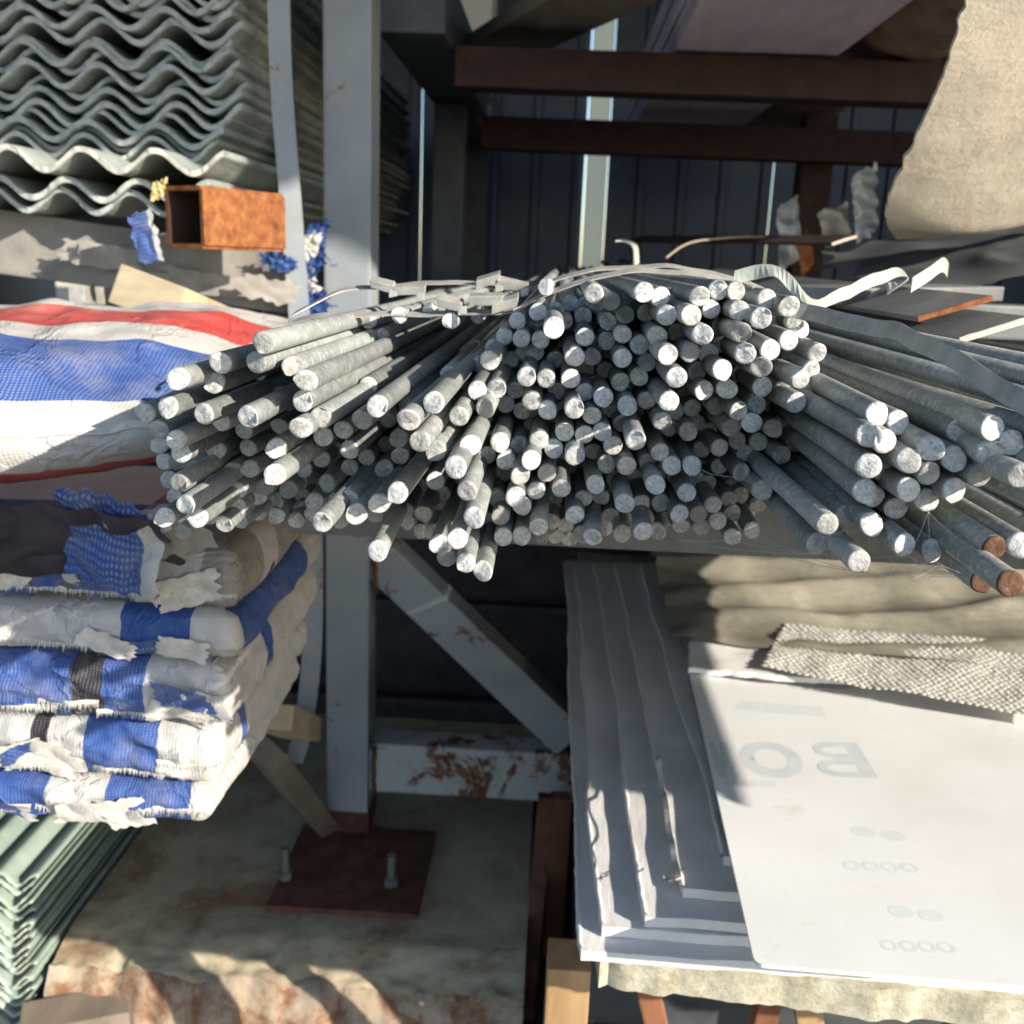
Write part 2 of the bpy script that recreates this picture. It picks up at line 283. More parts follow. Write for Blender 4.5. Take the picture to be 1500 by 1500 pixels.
def bar(name, a, b, w, h, up, mat, parent=None, bevel=0.003, hollow=0.0):
    """bar from a to b, w across, h along 'up'; optional open tube with wall thickness 'hollow'"""
    a = Vector(a); b = Vector(b); d = (b - a).normalized(); s = d.cross(Vector(up)).normalized(); u = s.cross(d).normalized()
    bm = bmesh.new()
    if not hollow:
        add_box(bm, (a + b) / 2, (b - a) / 2, s * w / 2, u * h / 2, bevel)
    else:
        rings = []
        for p in (a, b):
            for k in (0, hollow):
                rings.append([bm.verts.new(p + s * (i * (w / 2 - k)) + u * (j * (h / 2 - k))) for i, j in ((-1, -1), (1, -1), (1, 1), (-1, 1))])
        ao, ai, bo, bi = rings
        for i in range(4):
            j = (i + 1) % 4
            for A, B in ((ao, bo), (bi, ai), (ai, ao), (bo, bi)):
                f = bm.faces.new((A[i], A[j], B[j], B[i])); f.material_index = int(A is bi and isinstance(mat, list))
        bmesh.ops.bevel(bm, geom=[e for e in bm.edges if len({v for v in e.verts} & set(ao + bo)) == 2 and (e.verts[0] in ao) != (e.verts[1] in ao)], offset=0.006, segments=3, affect='EDGES')
    return from_bm(name, bm, mat, parent, origin=None if parent else (a + b) / 2)
def grid(name, nu, nv, fn, mat, parent=None, thick=0.0, smooth=True, skip=None, origin=None, tvec=None):
    """surface fn(u, v) with uv map; thick > 0 gives the sheet a real thickness"""
    bm = bmesh.new(); uvl = bm.loops.layers.uv.new('UVMap')
    V = [[bm.verts.new(fn(i / nu, j / nv)) for j in range(nv + 1)] for i in range(nu + 1)]
    for i in range(nu):
        for j in range(nv):
            if skip and skip((i + .5) / nu, (j + .5) / nv): continue
            f = bm.faces.new((V[i][j], V[i + 1][j], V[i + 1][j + 1], V[i][j + 1]))
            for lp, (a, b) in zip(f.loops, ((i, j), (i + 1, j), (i + 1, j + 1), (i, j + 1))): lp[uvl].uv = (a / nu, b / nv)
    bmesh.ops.delete(bm, geom=[v for v in bm.verts if not v.link_faces], context='VERTS')
    if thick:
        tv_ = Vector(tvec) if tvec else Vector((0, 0, -thick)); lowv = {v: None for v in bm.verts}
        top = list(bm.faces); edg = [e for e in bm.edges if len(e.link_faces) == 1]
        for v in list(bm.verts): lowv[v] = bm.verts.new(v.co + tv_)
        for f in top: bm.faces.new([lowv[v] for v in reversed(f.verts)])
        for e in edg: bm.faces.new((e.verts[0], e.verts[1], lowv[e.verts[1]], lowv[e.verts[0]]))
    return from_bm(name, bm, mat, parent, smooth, origin)
def catmull(pts, n):
    pts = [Vector(p) for p in pts]; out = []
    for i in range(len(pts) - 1):
        p0 = pts[max(i - 1, 0)]; p1 = pts[i]; p2 = pts[i + 1]; p3 = pts[min(i + 2, len(pts) - 1)]
        for k in range(n):
            t_ = k / n
            out.append(0.5 * ((2 * p1) + (p2 - p0) * t_ + (2 * p0 - 5 * p1 + 4 * p2 - p3) * t_ ** 2 + (3 * p1 - p0 - 3 * p2 + p3) * t_ ** 3))
    out.append(pts[-1]); return out
def ribbon(name, pts, width, wdirs, mat, parent=None, thick=0.001, n=8, wob=0.0):
    c = catmull(pts, n); wd_ = catmull(wdirs if isinstance(wdirs[0], (tuple, list, Vector)) else [wdirs] * len(pts), n)
    bm = bmesh.new(); prev = None
    for i, p in enumerate(c):
        w = wd_[min(i, len(wd_) - 1)].normalized() * (width / 2)
        if wob: p = p + Vector((0, 0, wob * nz(p, 25, 3)))
        tng = (c[min(i + 1, len(c) - 1)] - c[max(i - 1, 0)]).normalized(); nn = tng.cross(w).normalized() * thick / 2
        ring = [bm.verts.new(q) for q in (p - w - nn, p + w - nn, p + w + nn, p - w + nn)]
        if prev:
            for k in range(4): bm.faces.new((prev[k], prev[(k + 1) % 4], ring[(k + 1) % 4], ring[k]))
        else: bm.faces.new(ring)
        prev = ring
    bm.faces.new(prev)
    return from_bm(name, bm, mat, parent, origin=None if parent else c[0])
def tube(bm, pts, r, seg=6):
    prev = None
    for i, p in enumerate(pts):
        tng = (pts[min(i + 1, len(pts) - 1)] - pts[max(i - 1, 0)]).normalized()
        s = tng.cross(Vector((0.1, 0.3, 1))).normalized(); u = s.cross(tng)
        ring = [bm.verts.new(p + s * r * math.cos(2 * math.pi * k / seg) + u * r * math.sin(2 * math.pi * k / seg)) for k in range(seg)]
        if prev:
            for k in range(seg): bm.faces.new((prev[k], prev[(k + 1) % seg], ring[(k + 1) % seg], ring[k]))
        prev = ring
def crumple(name, c, ax, ay, amp, mat, seed, n=16, freq=30, parent=None, ragged=0.25):
    """crumpled scrap of sheet: centre c, half axes ax, ay"""
    c = Vector(c); ax = Vector(ax); ay = Vector(ay); nn = ax.cross(ay).normalized(); rr = random.Random(seed)
    def fn(u, v):
        q = c + ax * (2 * u - 1) * (1 + ragged * nz((v * 3, seed, 1), 2)) + ay * (2 * v - 1) * (1 + ragged * nz((u * 3, 5, seed), 2))
        h = (1 - 2 * abs(nz(q, freq, seed))) * 0.6 + nz(q, freq * .4, seed + 9)
        return q + nn * amp * h 
    return grid(name, n * 2, n * 2, fn, mat, parent, smooth=True, origin=None if parent else c)
def fringe(name, pts, length, mat, parent, seed, per=0.006):
    """ragged torn threads hanging from the path pts"""
    c = catmull(pts, 10); rr = random.Random(seed); bm = bmesh.new()
    for a, b in zip(c[:-1], c[1:]):
        k = max(1, int((b - a).length / per))
        for i in range(k):
            p = a.lerp(b, i / k); q = a.lerp(b, (i + 1.4) / k); ln = length * rr.uniform(0.3, 1.2)
            tip = (p + q) / 2 + Vector((rr.uniform(-.4, .4) * ln, rr.uniform(-.6, .1) * ln, -ln))
            up = Vector((0, 0.002, 0.006))
            v = [bm.verts.new(x) for x in (p + up, q + up, tip.lerp(q, .25) + Vector((0, -.001, 0)), tip)]
            bm.faces.new(v)
    return from_bm(name, bm, mat, parent)

GZ = -CAMZ
FLOOR = -1.432                               # top of the footing, below the eye
# ---------------------------------------------------------------- setting: ground, walls, roof
def gfn(u, v):
    x = -40 + 80 * u; y = -40 + 80 * v
    return Vector((x, y, 0.012 * nz((x, y, 0), 0.8)))
tag(grid('ground', 60, 60, gfn, 'yard'), kind='structure', label='grey concrete yard around the rack')

wall = empty('metal_wall', (0.3, 5.2, 0)); tag(wall, 'dark navy ribbed steel wall at the back of the rack', 'wall')
def wall_panel(x0, x1):
    bm = bmesh.new(); n = 4; pr = []
    for k in range(n):
        a = x0 + (x1 - x0) * k / n; w = (x1 - x0) / n
        pr += [(a, 0), (a + w * .70, 0), (a + w * .74, -.022), (a + w * .90, -.022), (a + w * .94, 0)]
    pr.append((x1, 0))
    for (xa, ya), (xb, yb) in zip(pr[:-1], pr[1:]):
        vv = [bm.verts.new((x, 5.2 + y, z)) for x, y, z in ((xa, ya, 0), (xb, yb, 0), (xb, yb, 3.1), (xa, ya, 3.1))]
        bm.faces.new(vv)
    bmesh.ops.remove_doubles(bm, verts=bm.verts, dist=1e-5)
    return from_bm('panel', bm, 'navy_steel', wall)
sx0, sx1 = P(856, 300, 5.2).x, P(886, 300, 5.2).x
edges = [sx0 - 0.006 - .8 * k for k in range(4)][::-1]
for a, b in zip(edges[:-1], edges[1:]): wall_panel(a, b - 0.004)
edges = [sx1 + 0.006 + .8 * k for k in range(5)]
for a, b in zip(edges[:-1], edges[1:]): wall_panel(a, b - 0.004)
box('light_strip', (sx0, 5.19, 0.9), (sx1, 5.193, 3.1), 'clear_strip', wall, 0)
for s_, x_ in ((-1, -2.6), (1, 3.4)):  # unseen side walls, added to keep light from entering at the ends
    sw = empty('added_side_wall', (x_, 3.3, 0)); tag(sw, 'unseen dark steel side wall added beyond the %s end to block light' % ('left' if s_ < 0 else 'right'), 'wall')
    for k in range(4):
        box('panel', (x_ - .02, 1.7 + k * .88, 0), (x_ + .02, 1.7 + k * .88 + .87, 3.1), 'navy_steel', sw, 0.004)
CY_ = 2.27
roof = empty('unseen_canopy', (1.5, 1.8, 3.0)); tag(roof, 'unseen dark ribbed steel canopy over the rack, placed for its shade', 'roof')
ROOFY = CY_ - (1.60 - .012) / SUN.z * -SUN.y          # unseen; its edge is placed to throw the shade line across the column
for k in range(14):
    x0 = -3.0 + k * 0.9
    def rf(u, v, x0=x0):
        return Vector((x0 + .905 * u, ROOFY + (5.3 - ROOFY) * v, CAMZ + 1.60 + 0.02 * math.sin(u * 8 * math.pi)))
    grid('roof_sheet', 32, 1, rf, 'dark_steel', roof, thick=0.004)

# concrete footing under the front column
def footing():
    x0, x1, y0, y1 = -.985, .0, 1.765, 3.1
    bm = bmesh.new(); NX, NY = 90, 60
    def top(i, j):
        u, v = i / NX, j / NY; x = x0 + (x1 - x0) * u; y = y0 + (y1 - y0) * v ** 1.6
        z = FLOOR + 0.004 * nz((x, y, 0), 6)
        e = (y - y0)
        chip = max(0, 0.10 - e) / 0.10
        k = nz((x, 0, 3), 3.5) * .5 + .5
        z -= chip * 0.045 * k + chip * .02 * abs(nz((x, y, 5), 22)) + (0.02 * max(0, nz((x, y, 2), 16)) * max(0, .22 - e) / .22)
        return W(x, y + (0.03 * nz((x, 1, 1), 5) + 0.008 * nz((x, 4, 1), 30)) * (j == 0), z)
    V = [[bm.verts.new(top(i, j)) for j in range(NY + 1)] for i in range(NX + 1)]
    for i in range(NX):
        for j in range(NY): bm.faces.new((V[i][j], V[i + 1][j], V[i + 1][j + 1], V[i][j + 1]))
    tf = set(bm.faces)
    low = []
    for i in range(NX + 1):
        p = V[i][0].co; col_ = []
        for k in range(1, 7):
            q = Vector((p.x, p.y - 0.02 * (k > 0) - .012 * k + 0.02 * nz((p.x, k * .1, 0), 9) + .008 * nz((p.x, k * .1, 0), 30), p.z * (1 - k / 6)))
            col_.append(bm.verts.new(q))
        low.append([V[i][0]] + col_)
    for i in range(NX):
        for k in range(6):
            f = bm.faces.new((low[i][k], low[i][k + 1], low[i + 1][k + 1], low[i + 1][k])); f.material_index = 1
    pr = [V[NX][j] for j in range(NY + 1)]; bt = [bm.verts.new((v.co.x, v.co.y, 0)) for v in pr]
    for j in range(NY): bm.faces.new((pr[j], pr[j + 1], bt[j + 1], bt[j]))
    return from_bm('concrete_footing', bm, ['concrete', 'concrete_rusty'], None, True, origin=W(-.6, 2.4, GZ))
tag(footing(), 'weathered concrete footing with crumbled rust-stained front edge', 'footing')

# ---------------------------------------------------------------- steel rack
CY = 2.27
cxl, cxr = P(476, 700, CY).x, P(541, 700, CY).x
rack = empty('steel_rack', W(cxl, CY, FLOOR)); tag(rack, 'grey painted steel storage rack with rust-brown cross rails', 'rack')
col = box('column', W(cxl, CY, FLOOR + .012), W(cxr, CY + .11, 1.5), 'grey_paint', rack, .006)
tag(col, 'front column with scuffed paint and rusty foot')
box('column_foot', W(cxl - .003, CY - .003, FLOOR + .012), W(cxr + .003, CY + .113, FLOOR + .07), 'plate_rust', rack, .004)
pl0 = P(388, 1335, 1.93); pl1 = P(608, 1345, 1.93)
bp = box('base_plate', W(-.584, 1.955, FLOOR - .012), W(-.245, 2.295, FLOOR + .014), 'plate_rust', rack, .002); tag(bp, 'rust-brown base plate with anchor bolts')
for px, py in ((420, 1290), (573, 1305)):
    p = Hp(px, py, FLOOR); bm = bmesh.new()
    bmesh.ops.create_cone(bm, cap_ends=True, segments=6, radius1=.017, radius2=.017, depth=.018, matrix=Matrix.Translation(W(p.x, 2.06, FLOOR + .023)))
    bmesh.ops.create_cone(bm, cap_ends=True, segments=12, radius1=.010, radius2=.010, depth=.085, matrix=Matrix.Translation(W(p.x, 2.06, FLOOR + .05)))
    from_bm('bolt', bm, 'bolt_steel', bp)
# tie beam and diagonal brace
tb0 = P(545, 1090, CY + .01); tb1 = P(545, 1160, CY + .01)
box('tie_beam', (cxr + .001, CY + .012, tb1.z), (cxr + 1.3, CY + .10, tb0.z), 'rusted_paint', rack, .006)
bar('brace', P(552, 822, CY + .008), P(836, 1092, CY + .008), .098, .098, (0, 0, 1), 'grey_paint', rack, .005).location += Vector((0, .06, 0))
for pts in ([P(548, 800, CY - .002), P(549, 835, CY - .002), P(550, 868, CY - .002)], [P(548, 1092, CY + .008), P(547, 1130, CY + .008), P(547, 1160, CY + .008)]):
    bm = bmesh.new(); c_ = catmull(pts, 14); tube(bm, c_, .006, 8)
    for v in bm.verts: v.co += Vector((.003, .002, .0)) * nz(v.co, 150)
    from_bm('weld', bm, 'plate_rust', rack, True)
# rear columns, top rail, cross rails
x0, x1 = P(633, 300, 3.36).x, P(677, 300, 3.36).x
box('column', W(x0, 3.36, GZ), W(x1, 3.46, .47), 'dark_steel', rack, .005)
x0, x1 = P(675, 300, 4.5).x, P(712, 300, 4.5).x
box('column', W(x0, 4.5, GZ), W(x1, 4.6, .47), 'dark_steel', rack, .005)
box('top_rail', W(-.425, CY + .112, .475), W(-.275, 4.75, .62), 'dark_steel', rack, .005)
for Y, ya, yb in ((2.55, 66, 126), (3.4, 168, 216)):
    a = P(680, ya, Y); b = P(680, yb, Y)
    r_ = bar('cross_rail', (-.27, Y + .05, (a.z + b.z) / 2), (2.4, Y + .05, (a.z + b.z) / 2 - .006), .1, a.z - b.z, (0, 0, 1), 'dark_rust', rack, .004)
x0, x1 = P(1182, 280, 3.4).x, P(1230, 280, 3.4).x
tag(box('column', W(x0, 3.51, GZ), W(x1, 3.61, .50), 'dark_rust', rack, .005), 'brown rear column')
# bearer under the corrugated sheets
bar('sheet_bearer', P(-420, 294, 2.09), P(436, 414, 2.17), .09, .128, (0, 0, 1), 'dusty_steel', rack, .006)
# cradle that carries the rods
BZ = -.222
box('rod_bearer', W(-.30, 1.12, BZ - .095), W(.62, 1.20, BZ), 'flat_steel', rack, .004)
box('rod_bearer', W(-.36, 2.16, BZ - .095), W(.9, 2.24, BZ), 'flat_steel', rack, .004)
for x in (-.22, .55): box('support_arm', W(x, 1.205, BZ - .094), W(x + .06, 2.155, BZ - .002), 'flat_steel', rack, .003)
# rusty tube end poking out beside the sheets
a = P(270, 318, 1.86); b = a + Vector((.10, .175, .0))
tag(bar('box_tube', a, b, .100, .108, (0, 0.02, 1), ['orange_rust', 'dark_rust'], None, hollow=.008), 'orange rusty square steel tube sticking out under the corrugated sheets', 'steel tube')  # inner walls take the darker rust as painted shade inside the tube

# ---------------------------------------------------------------- corrugated fibre-cement sheets, upper left
def corr_sheet(name, x0, x1, y0, y1, z, lam, amp, th, mats, ph, seed, bow=0.0):
    bm = bmesh.new(); n = int((x1 - x0) / lam * 18); ys = [y0, y0 + .012, y0 + .05] + [y0 + (y1 - y0) * k / 3 for k in (1, 2, 3)]
    rows = []
    for yi, y in enumerate(ys):
        tp, bt = [], []
        for i in range(n + 1):
            x = x0 + (x1 - x0) * i / n
            zz = z + amp * math.sin(2 * math.pi * (x - x0) / lam + ph) + bow * math.sin((x - x0) * 2.2 + seed) + .004 * nz((x, y, seed), 5)
            e = (0.006 * nz((x, seed, 0), 40) + .004 * nz((x, seed, 3), 120)) if yi == 0 else 0
            d = th * (1 + .22 * nz((x, seed, 8), 35)) if yi < 2 else th
            tp.append(bm.verts.new(W(x, y + e, zz + d / 2))); bt.append(bm.verts.new(W(x, y + e * .4 - (.003 * nz((x, 2, seed), 60) if yi == 0 else 0), zz - d / 2)))
        rows.append((tp, bt))
    for (t0, b0), (t1, b1) in zip(rows[:-1], rows[1:]):
        for i in range(n):
            for q in ((t0[i], t0[i + 1], t1[i + 1], t1[i]), (b0[i + 1], b0[i], b1[i], b1[i + 1])): bm.faces.new(q).smooth = True
        bm.faces.new((t0[0], t1[0], b1[0], b0[0])); bm.faces.new((t0[n], b0[n], b1[n], t1[n]))
    t0, b0 = rows[0]
    for i in range(n):
        f = bm.faces.new((t0[i], b0[i], b0[i + 1], t0[i + 1])); f.material_index = 1 if len(mats) > 1 else 0
    t0, b0 = rows[-1]
    for i in range(n): bm.faces.new((t0[i], t0[i + 1], b0[i + 1], b0[i]))
    return from_bm(name, bm, mats, origin=W((x0 + x1) / 2, y0, z))
LAM = .138; zz = .085
rs = random.Random(21)
NS = 25
ORD = ['first', 'second', 'third', 'fourth', 'fifth', 'sixth', 'seventh', 'eighth', 'ninth', 'tenth', 'eleventh', 'twelfth', 'thirteenth', 'fourteenth', 'fifteenth', 'sixteenth', 'seventeenth', 'eighteenth', 'nineteenth', 'twentieth', 'twenty-first', 'twenty-second']
for k in range(NS):
    if k == 0: zc, xr, yf, ph = .085, -.70, 2.0, 0.2
    elif k == 1: zc, xr, yf, ph = .105, -.67, 1.98, 0.5
    elif k == 2: zc, xr, yf, ph = .150, -.625, 1.93, 0.0
    else:
        gap = [.024, .016, .016, .030, .018, .017, .026, .016][k % 8] + rs.uniform(-.002, .002)
        zc = zz + gap; xr = -.632 + rs.uniform(-.022, .010) - (.025 if k < 7 else 0); yf = 2.065 + rs.uniform(-.02, .02); ph = rs.uniform(-.25, .25)
    zz = zc
    L = LAM * (1 + rs.uniform(-.006, .006)); width = LAM * 6.6
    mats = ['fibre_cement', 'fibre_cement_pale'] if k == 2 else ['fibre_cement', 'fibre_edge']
    o = corr_sheet('corrugated_sheet', xr - width, xr, yf, 4.3, zc, L, .0195 + rs.uniform(-.002, .002), .0095 + rs.uniform(-.001, .002), mats, math.pi * .35 + ph - 2 * math.pi * (width / L % 1), k + 3, .006)
    lab = 'lowest grey corrugated sheet of the upper left stack, drooping below the pale one' if k == 0 else \
          'second lowest grey corrugated sheet, just under the pale sunlit one' if k == 1 else \
          'pale sunlit corrugated sheet above the rusty tube' if k == 2 else \
          'grey-green corrugated sheet, %s above the pale sunlit one' % ORD[k - 3]
    tag(o, lab, 'roofing sheet', 'corrugated sheets stacked upper left')

# grey flat strap hanging in front of the column
sp = [P(407, -60, 2.10), P(412, 120, 2.10), P(426, 300, 2.10), P(439, 470, 2.10), P(455, 700, 2.11), P(459, 860, 2.12), P(455, 980, 2.12), P(442, 1075, 2.12), P(430, 1118, 2.10)]
tag(ribbon('steel_strap', sp, .043, [(1, .1, 0)] * 9, 'grey_paint', thick=.003), 'long flat grey strap hanging left of the front column', 'strap')

# timber, scraps and torn tarp around the tube
tag(bar('timber_offcut', P(215, 432, 1.75), P(330, 478, 2.05), .13, .07, (0.2, -.5, 1), 'dry_wood'), 'short pale timber offcut under the bearer, behind the striped bag', 'timber')
tag(bar('metal_strip', P(112, 432, 1.9), P(216, 436, 2.3), .03, .035, (0, 0, 1), 'strap_steel'), 'ribbed white metal strip above the striped bag', 'metal strip')
tag(bar('timber_offcut', P(330, 470, 2.0), P(400, 500, 2.3), .10, .05, (0.3, -.4, 1), 'grey_timber'), 'brown timber offcut next to the pale one', 'timber')
sc1 = empty('tarp_scrap', P(212, 350, 1.84)); tag(sc1, 'frayed blue tarp scrap hanging left of the rusty tube', 'tarp scrap')
crumple('cloth', P(213, 348, 1.84), (.022, 0, .006), (.010, .0, -.042), .005, 'tarp_scrap_cloth', 3, 14, 40, sc1)
sc2 = empty('tarp_scrap', P(455, 400, 2.2)); tag(sc2, 'tangle of torn blue and white tarp threads beside the column', 'tarp scrap')
for k in range(7):
    q = P(452 + rs.uniform(-10, 14), 345 + k * 17, 2.17 + rs.uniform(-.02, .02))
    crumple('shred', q, (.022, 0, rs.uniform(-.01, .01)), (rs.uniform(-.01, .01), .005, -.026), .007, ['blue_tape', 'torn_white', 'blue_tape'][k % 3], 20 + k, 10, 70, sc2, .7)
bm = bmesh.new()
for k in range(26):
    p = P(450 + rs.uniform(-12, 18), 340 + rs.uniform(0, 110), 2.16); pts = [p]
    for j in range(5): pts.append(pts[-1] + Vector((rs.uniform(-.02, .015), rs.uniform(-.008, .004), rs.uniform(-.018, .006))))
    tube(bm, pts, .0012, 4)
from_bm('thread', bm, 'blue_tape', sc2)
for k in range(3):
    q = P(395 + 12 * k, 378 + 5 * k, 2.08)
    crumple('shred', q, (.020, 0, .004), (.002, 0, -.012), .008, 'blue_tape', 60 + k, 8, 70, sc2, .6)
tag(crumple('foam_scrap', P(232, 279, 1.88), (.014, 0, .006), (-.006, .006, -.016), .007, 'yellow_foam', 5, 14, 90, None, .5), 'yellow frayed foam scrap stuck on the rusty tube', 'foam scrap')
for k, (px, py, w_) in enumerate(((150, 375, .07), (395, 425, .05), (300, 415, .09))):
    tag(crumple('plastic_scrap', P(px, py, 2.055 + .02 * k), (w_, 0.02, -.01), (-.01, 0, -.022), .004, 'dusty_plastic', 70 + k, 14, 22, None, .35),
        ['dusty plastic rag stuck on the bearer under the corrugated sheets', 'dusty film scrap caught on the bearer by the strap', 'grey film draped on the bearer below the rusty tube'][k], 'plastic scrap')

# ---------------------------------------------------------------- striped tarp bag and wrapped packs, left
bag = empty('striped_bag', W(-.9, 1.2, -.31)); tag(bag, 'red, white and blue striped woven bag bulging on top of the pile', 'bag')
prof = catmull([(2.2, -.17, 0), (1.8, -.128, 0), (1.45, -.094, 0), (1.18, -.112, 0), (1.03, -.165, 0), (.965, -.225, 0), (.995, -.285, 0), (1.1, -.312, 0)], 10)
plen = [0]
for a, b in zip(prof[:-1], prof[1:]): plen.append(plen[-1] + (b - a).length)
def bagf(u, v):
    # v is spent mostly on the visible front half of the profile
    s = plen[-1] * (0.35 + .65 * v) if v > 0 else plen[-1] * .2
    i = max(k for k in range(len(plen)) if plen[k] <= s + 1e-9); i = min(i, len(prof) - 2)
    f = (s - plen[i]) / (plen[i + 1] - plen[i]); q = prof[i].lerp(prof[i + 1], f)
    x = -1.25 + .85 * u
    k = min(1, max(0, (x + .78) / .40)); sc_ = 1 - .42 * k ** 1.3
    y = q.x + .16 * k ** 2; z = -.075 + (q.y + .075) * sc_ - .035 * k ** 3
    p = Vector((x, y, z)); p += Vector((0, -.018, .014)) * nz(p, 7, 2) + Vector((0, -.008, .006)) * nz(p, 19, 4) + Vector((0, -.016, .012)) * (.3 - abs(nz((p.x * 1.3, p.y * .6, p.z * 3), 6, 6))) + Vector((0, -.007, .006)) * (.3 - abs(nz((p.x + p.z * 2, p.y, p.z * 2), 15, 9)))
    p.z += .008 * math.sin(x * 9 + 1.0)
    return W(*p)
grid('cloth', 110, 90, bagf, 'tarp_bag', bag)
grid('seam', 70, 2, lambda u, v: bagf(u, .80 + .012 * v) + Vector((0, -.003, .002)), 'torn_white', bag, thick=.002)

packs = [  # z_bottom, z_top, right edge, front Y, tarp, label
    (-.692, -.640, -.402, 1.10, 'tarp_1', 'bottom wrapped board pack of the left pile, torn blue and white tarp front'),
    (-.636, -.562, -.390, 1.105, 'tarp_2', 'second wrapped board pack from the bottom of the left pile'),
    (-.558, -.482, -.373, 1.10, 'tarp_3', 'third wrapped board pack from the bottom, blue patched tarp'),
    (-.478, -.418, -.366, 1.11, 'tarp_4', 'wrapped board pack second from the top of the left pile'),
    (-.414, -.335, -.365, 1.115, 'tarp_5', 'topmost wrapped board pack, dusty plastic corner, under the striped bag')]
for k, (zb, zt, xr, yf, tm, lab) in enumerate(packs):
    pk = empty('board_pack', W(-.85, yf + .3, zb)); tag(pk, lab, 'board pack', 'wrapped board packs piled on the left')
    x0 = -1.35; h = zt - zb; seed = 11 * k + 3; rr_ = .012; YB = 1.54
    for j in range(2):
        za = zb + h * j / 2 + .002; zc = zb + h * (j + 1) / 2 - .002
        box('board', W(x0, yf + .03, za), W(xr - .016 - .008 * rs.random(), YB, zc), ['board_edge', 'white_board'][(j + k) % 2], pk, .002)
    L1 = (xr - rr_) - x0; L2 = math.pi / 2 * rr_; L3 = YB - (yf + rr_); LT = L1 + L2 + L3
    def plan(s_):
        if s_ < L1: return Vector((x0 + s_, yf, 0)), Vector((0, -1, 0))
        if s_ < L1 + L2:
            a = (s_ - L1) / rr_; return Vector((xr - rr_ + rr_ * math.sin(a), yf + rr_ - rr_ * math.cos(a), 0)), Vector((math.sin(a), -math.cos(a), 0))
        return Vector((xr, yf + rr_ + (s_ - L1 - L2), 0)), Vector((1, 0, 0))
    def wf(u, v, plan=plan, zb=zb, zt=zt, h=h, seed=seed, LT=LT, L1=L1):
        # u: 0..0.5 front, 0.5..0.52 the corner, rest the right side
        s_ = L1 * u / .5 if u < .5 else L1 + (LT - L1) * (u - .5) / .5
        p, n_ = plan(s_)
        T0, T2 = .16, .05; tt = v * (T0 + h + T2)
        if tt < T0: ins = T0 - tt; z = zt + .004 - .010 * max(0, 1 - ins / .03) ** 2; out = -ins
        elif tt < T0 + h: q = (tt - T0) / h; out = .010 * max(0, math.sin(math.pi * q)) ** .5 - .004; z = zt - .009 - (h - .016) * q
        else: q = (tt - T0 - h) / T2; out = -T2 * q; z = zb + .007
        if out < 0:
            dn = p + n_ * out
            dn.x = min(dn.x, xr + .002); p = dn
        else: p = p + n_ * out
        p = Vector((p.x, p.y, z)); fr = min(1, max(0, (tt - T0 * .6) / (T0 * .4)))
        sag = .012 * nz((s_, 0, 7), 3.5) + .006 * nz((s_, 3, seed), 9)
        fold = abs(nz((s_ * 1.0, z * 3.2 + s_ * .5, seed), 9, 1)); fold2 = abs(nz((s_, z * 2, seed), 24, 4))
        d_ = .013 * nz((s_, z * .6, seed), 5) + .016 * (.28 - fold) + .009 * (.28 - fold2) + .0025 * nz((s_, z, seed), 60)
        p += n_ * d_ * fr * (1 if u < .49 else .35) + Vector((0, 0, sag * fr + .006 * nz(p, 9, seed) * (1 - fr)))
        return W(*p)
    def hole(u, v, seed=seed, h=h):
        tt = v * (.16 + h + .05)
        if tt < .16 + h * .25: return False
        return tt > .16 + h * (1.0 + .45 * nz((u * 22, seed, 2), 1.5) + .12 * nz((u * 160, seed, 4), 1))
    grid('tarp', 300, 46, wf, tm, pk, skip=hole)
    for j in range(4):
        u0 = .33 + .045 * j + rs.uniform(0, .02); u1 = min(.53, u0 + rs.uniform(.03, .06)); vv = rs.uniform(.72, .80)
        fringe('torn_edge', [wf(u0 + (u1 - u0) * q / 5, vv + .03 * nz((q, j, k))) + Vector((0, -.002, 0)) for q in range(6)], .006, 'torn_white', pk, seed + j, .003)
    for j in range(3):
        u = rs.uniform(.36, .49); q = wf(u, .74) + Vector((0, -.006, rs.uniform(-.004, .012)))
        crumple('flap', q, (rs.uniform(.02, .045), 0, rs.uniform(-.012, .012)), (rs.uniform(-.010, .010), .004, -rs.uniform(.010, .022)), .006,
                ['tarp_scrap_cloth', 'torn_white', 'torn_white'][(j + k) % 3], seed + 50 + j, 14, 24, pk, .3)
tag(box('shelf_board', W(-1.4, 1.2, -.722), W(-.45, 1.54, -.697), 'grey_timber', None, .003), 'grey timber shelf under the wrapped board pile', 'shelf')
for i, x in enumerate((-1.36, -1.24)):
    tag(bar('timber_prop', W(x, 1.45, -.724), W(x, 1.45, GZ), .06, .06, (0, 1, 0), 'grey_timber'), ['timber leg at the far left under the board pile', 'timber leg behind the green sheets under the board pile'][i], 'timber leg')
# dark cloth bundle wedged between bag and packs
tag(crumple('black_rag', P(60, 800, 1.055), (.14, 0, .01), (0, .03, -.045), .022, 'black_film', 8, 26, 14, None, .2), 'black torn film hanging under the striped bag', 'film')
tag(crumple('blue_rag', P(165, 800, 1.06), (.055, .0, -.015), (-.01, .01, -.055), .026, 'tarp_scrap_cloth', 9, 26, 14, None, .3), 'crumpled dark blue tarp rag below the striped bag', 'tarp scrap')
tag(crumple('pale_rag', P(235, 790, 1.06), (.045, 0, .012), (.012, .02, -.03), .012, 'dusty_plastic', 12, 26, 18, None, .2), 'grey-white plastic rag between the blue rag and the rods', 'plastic scrap')

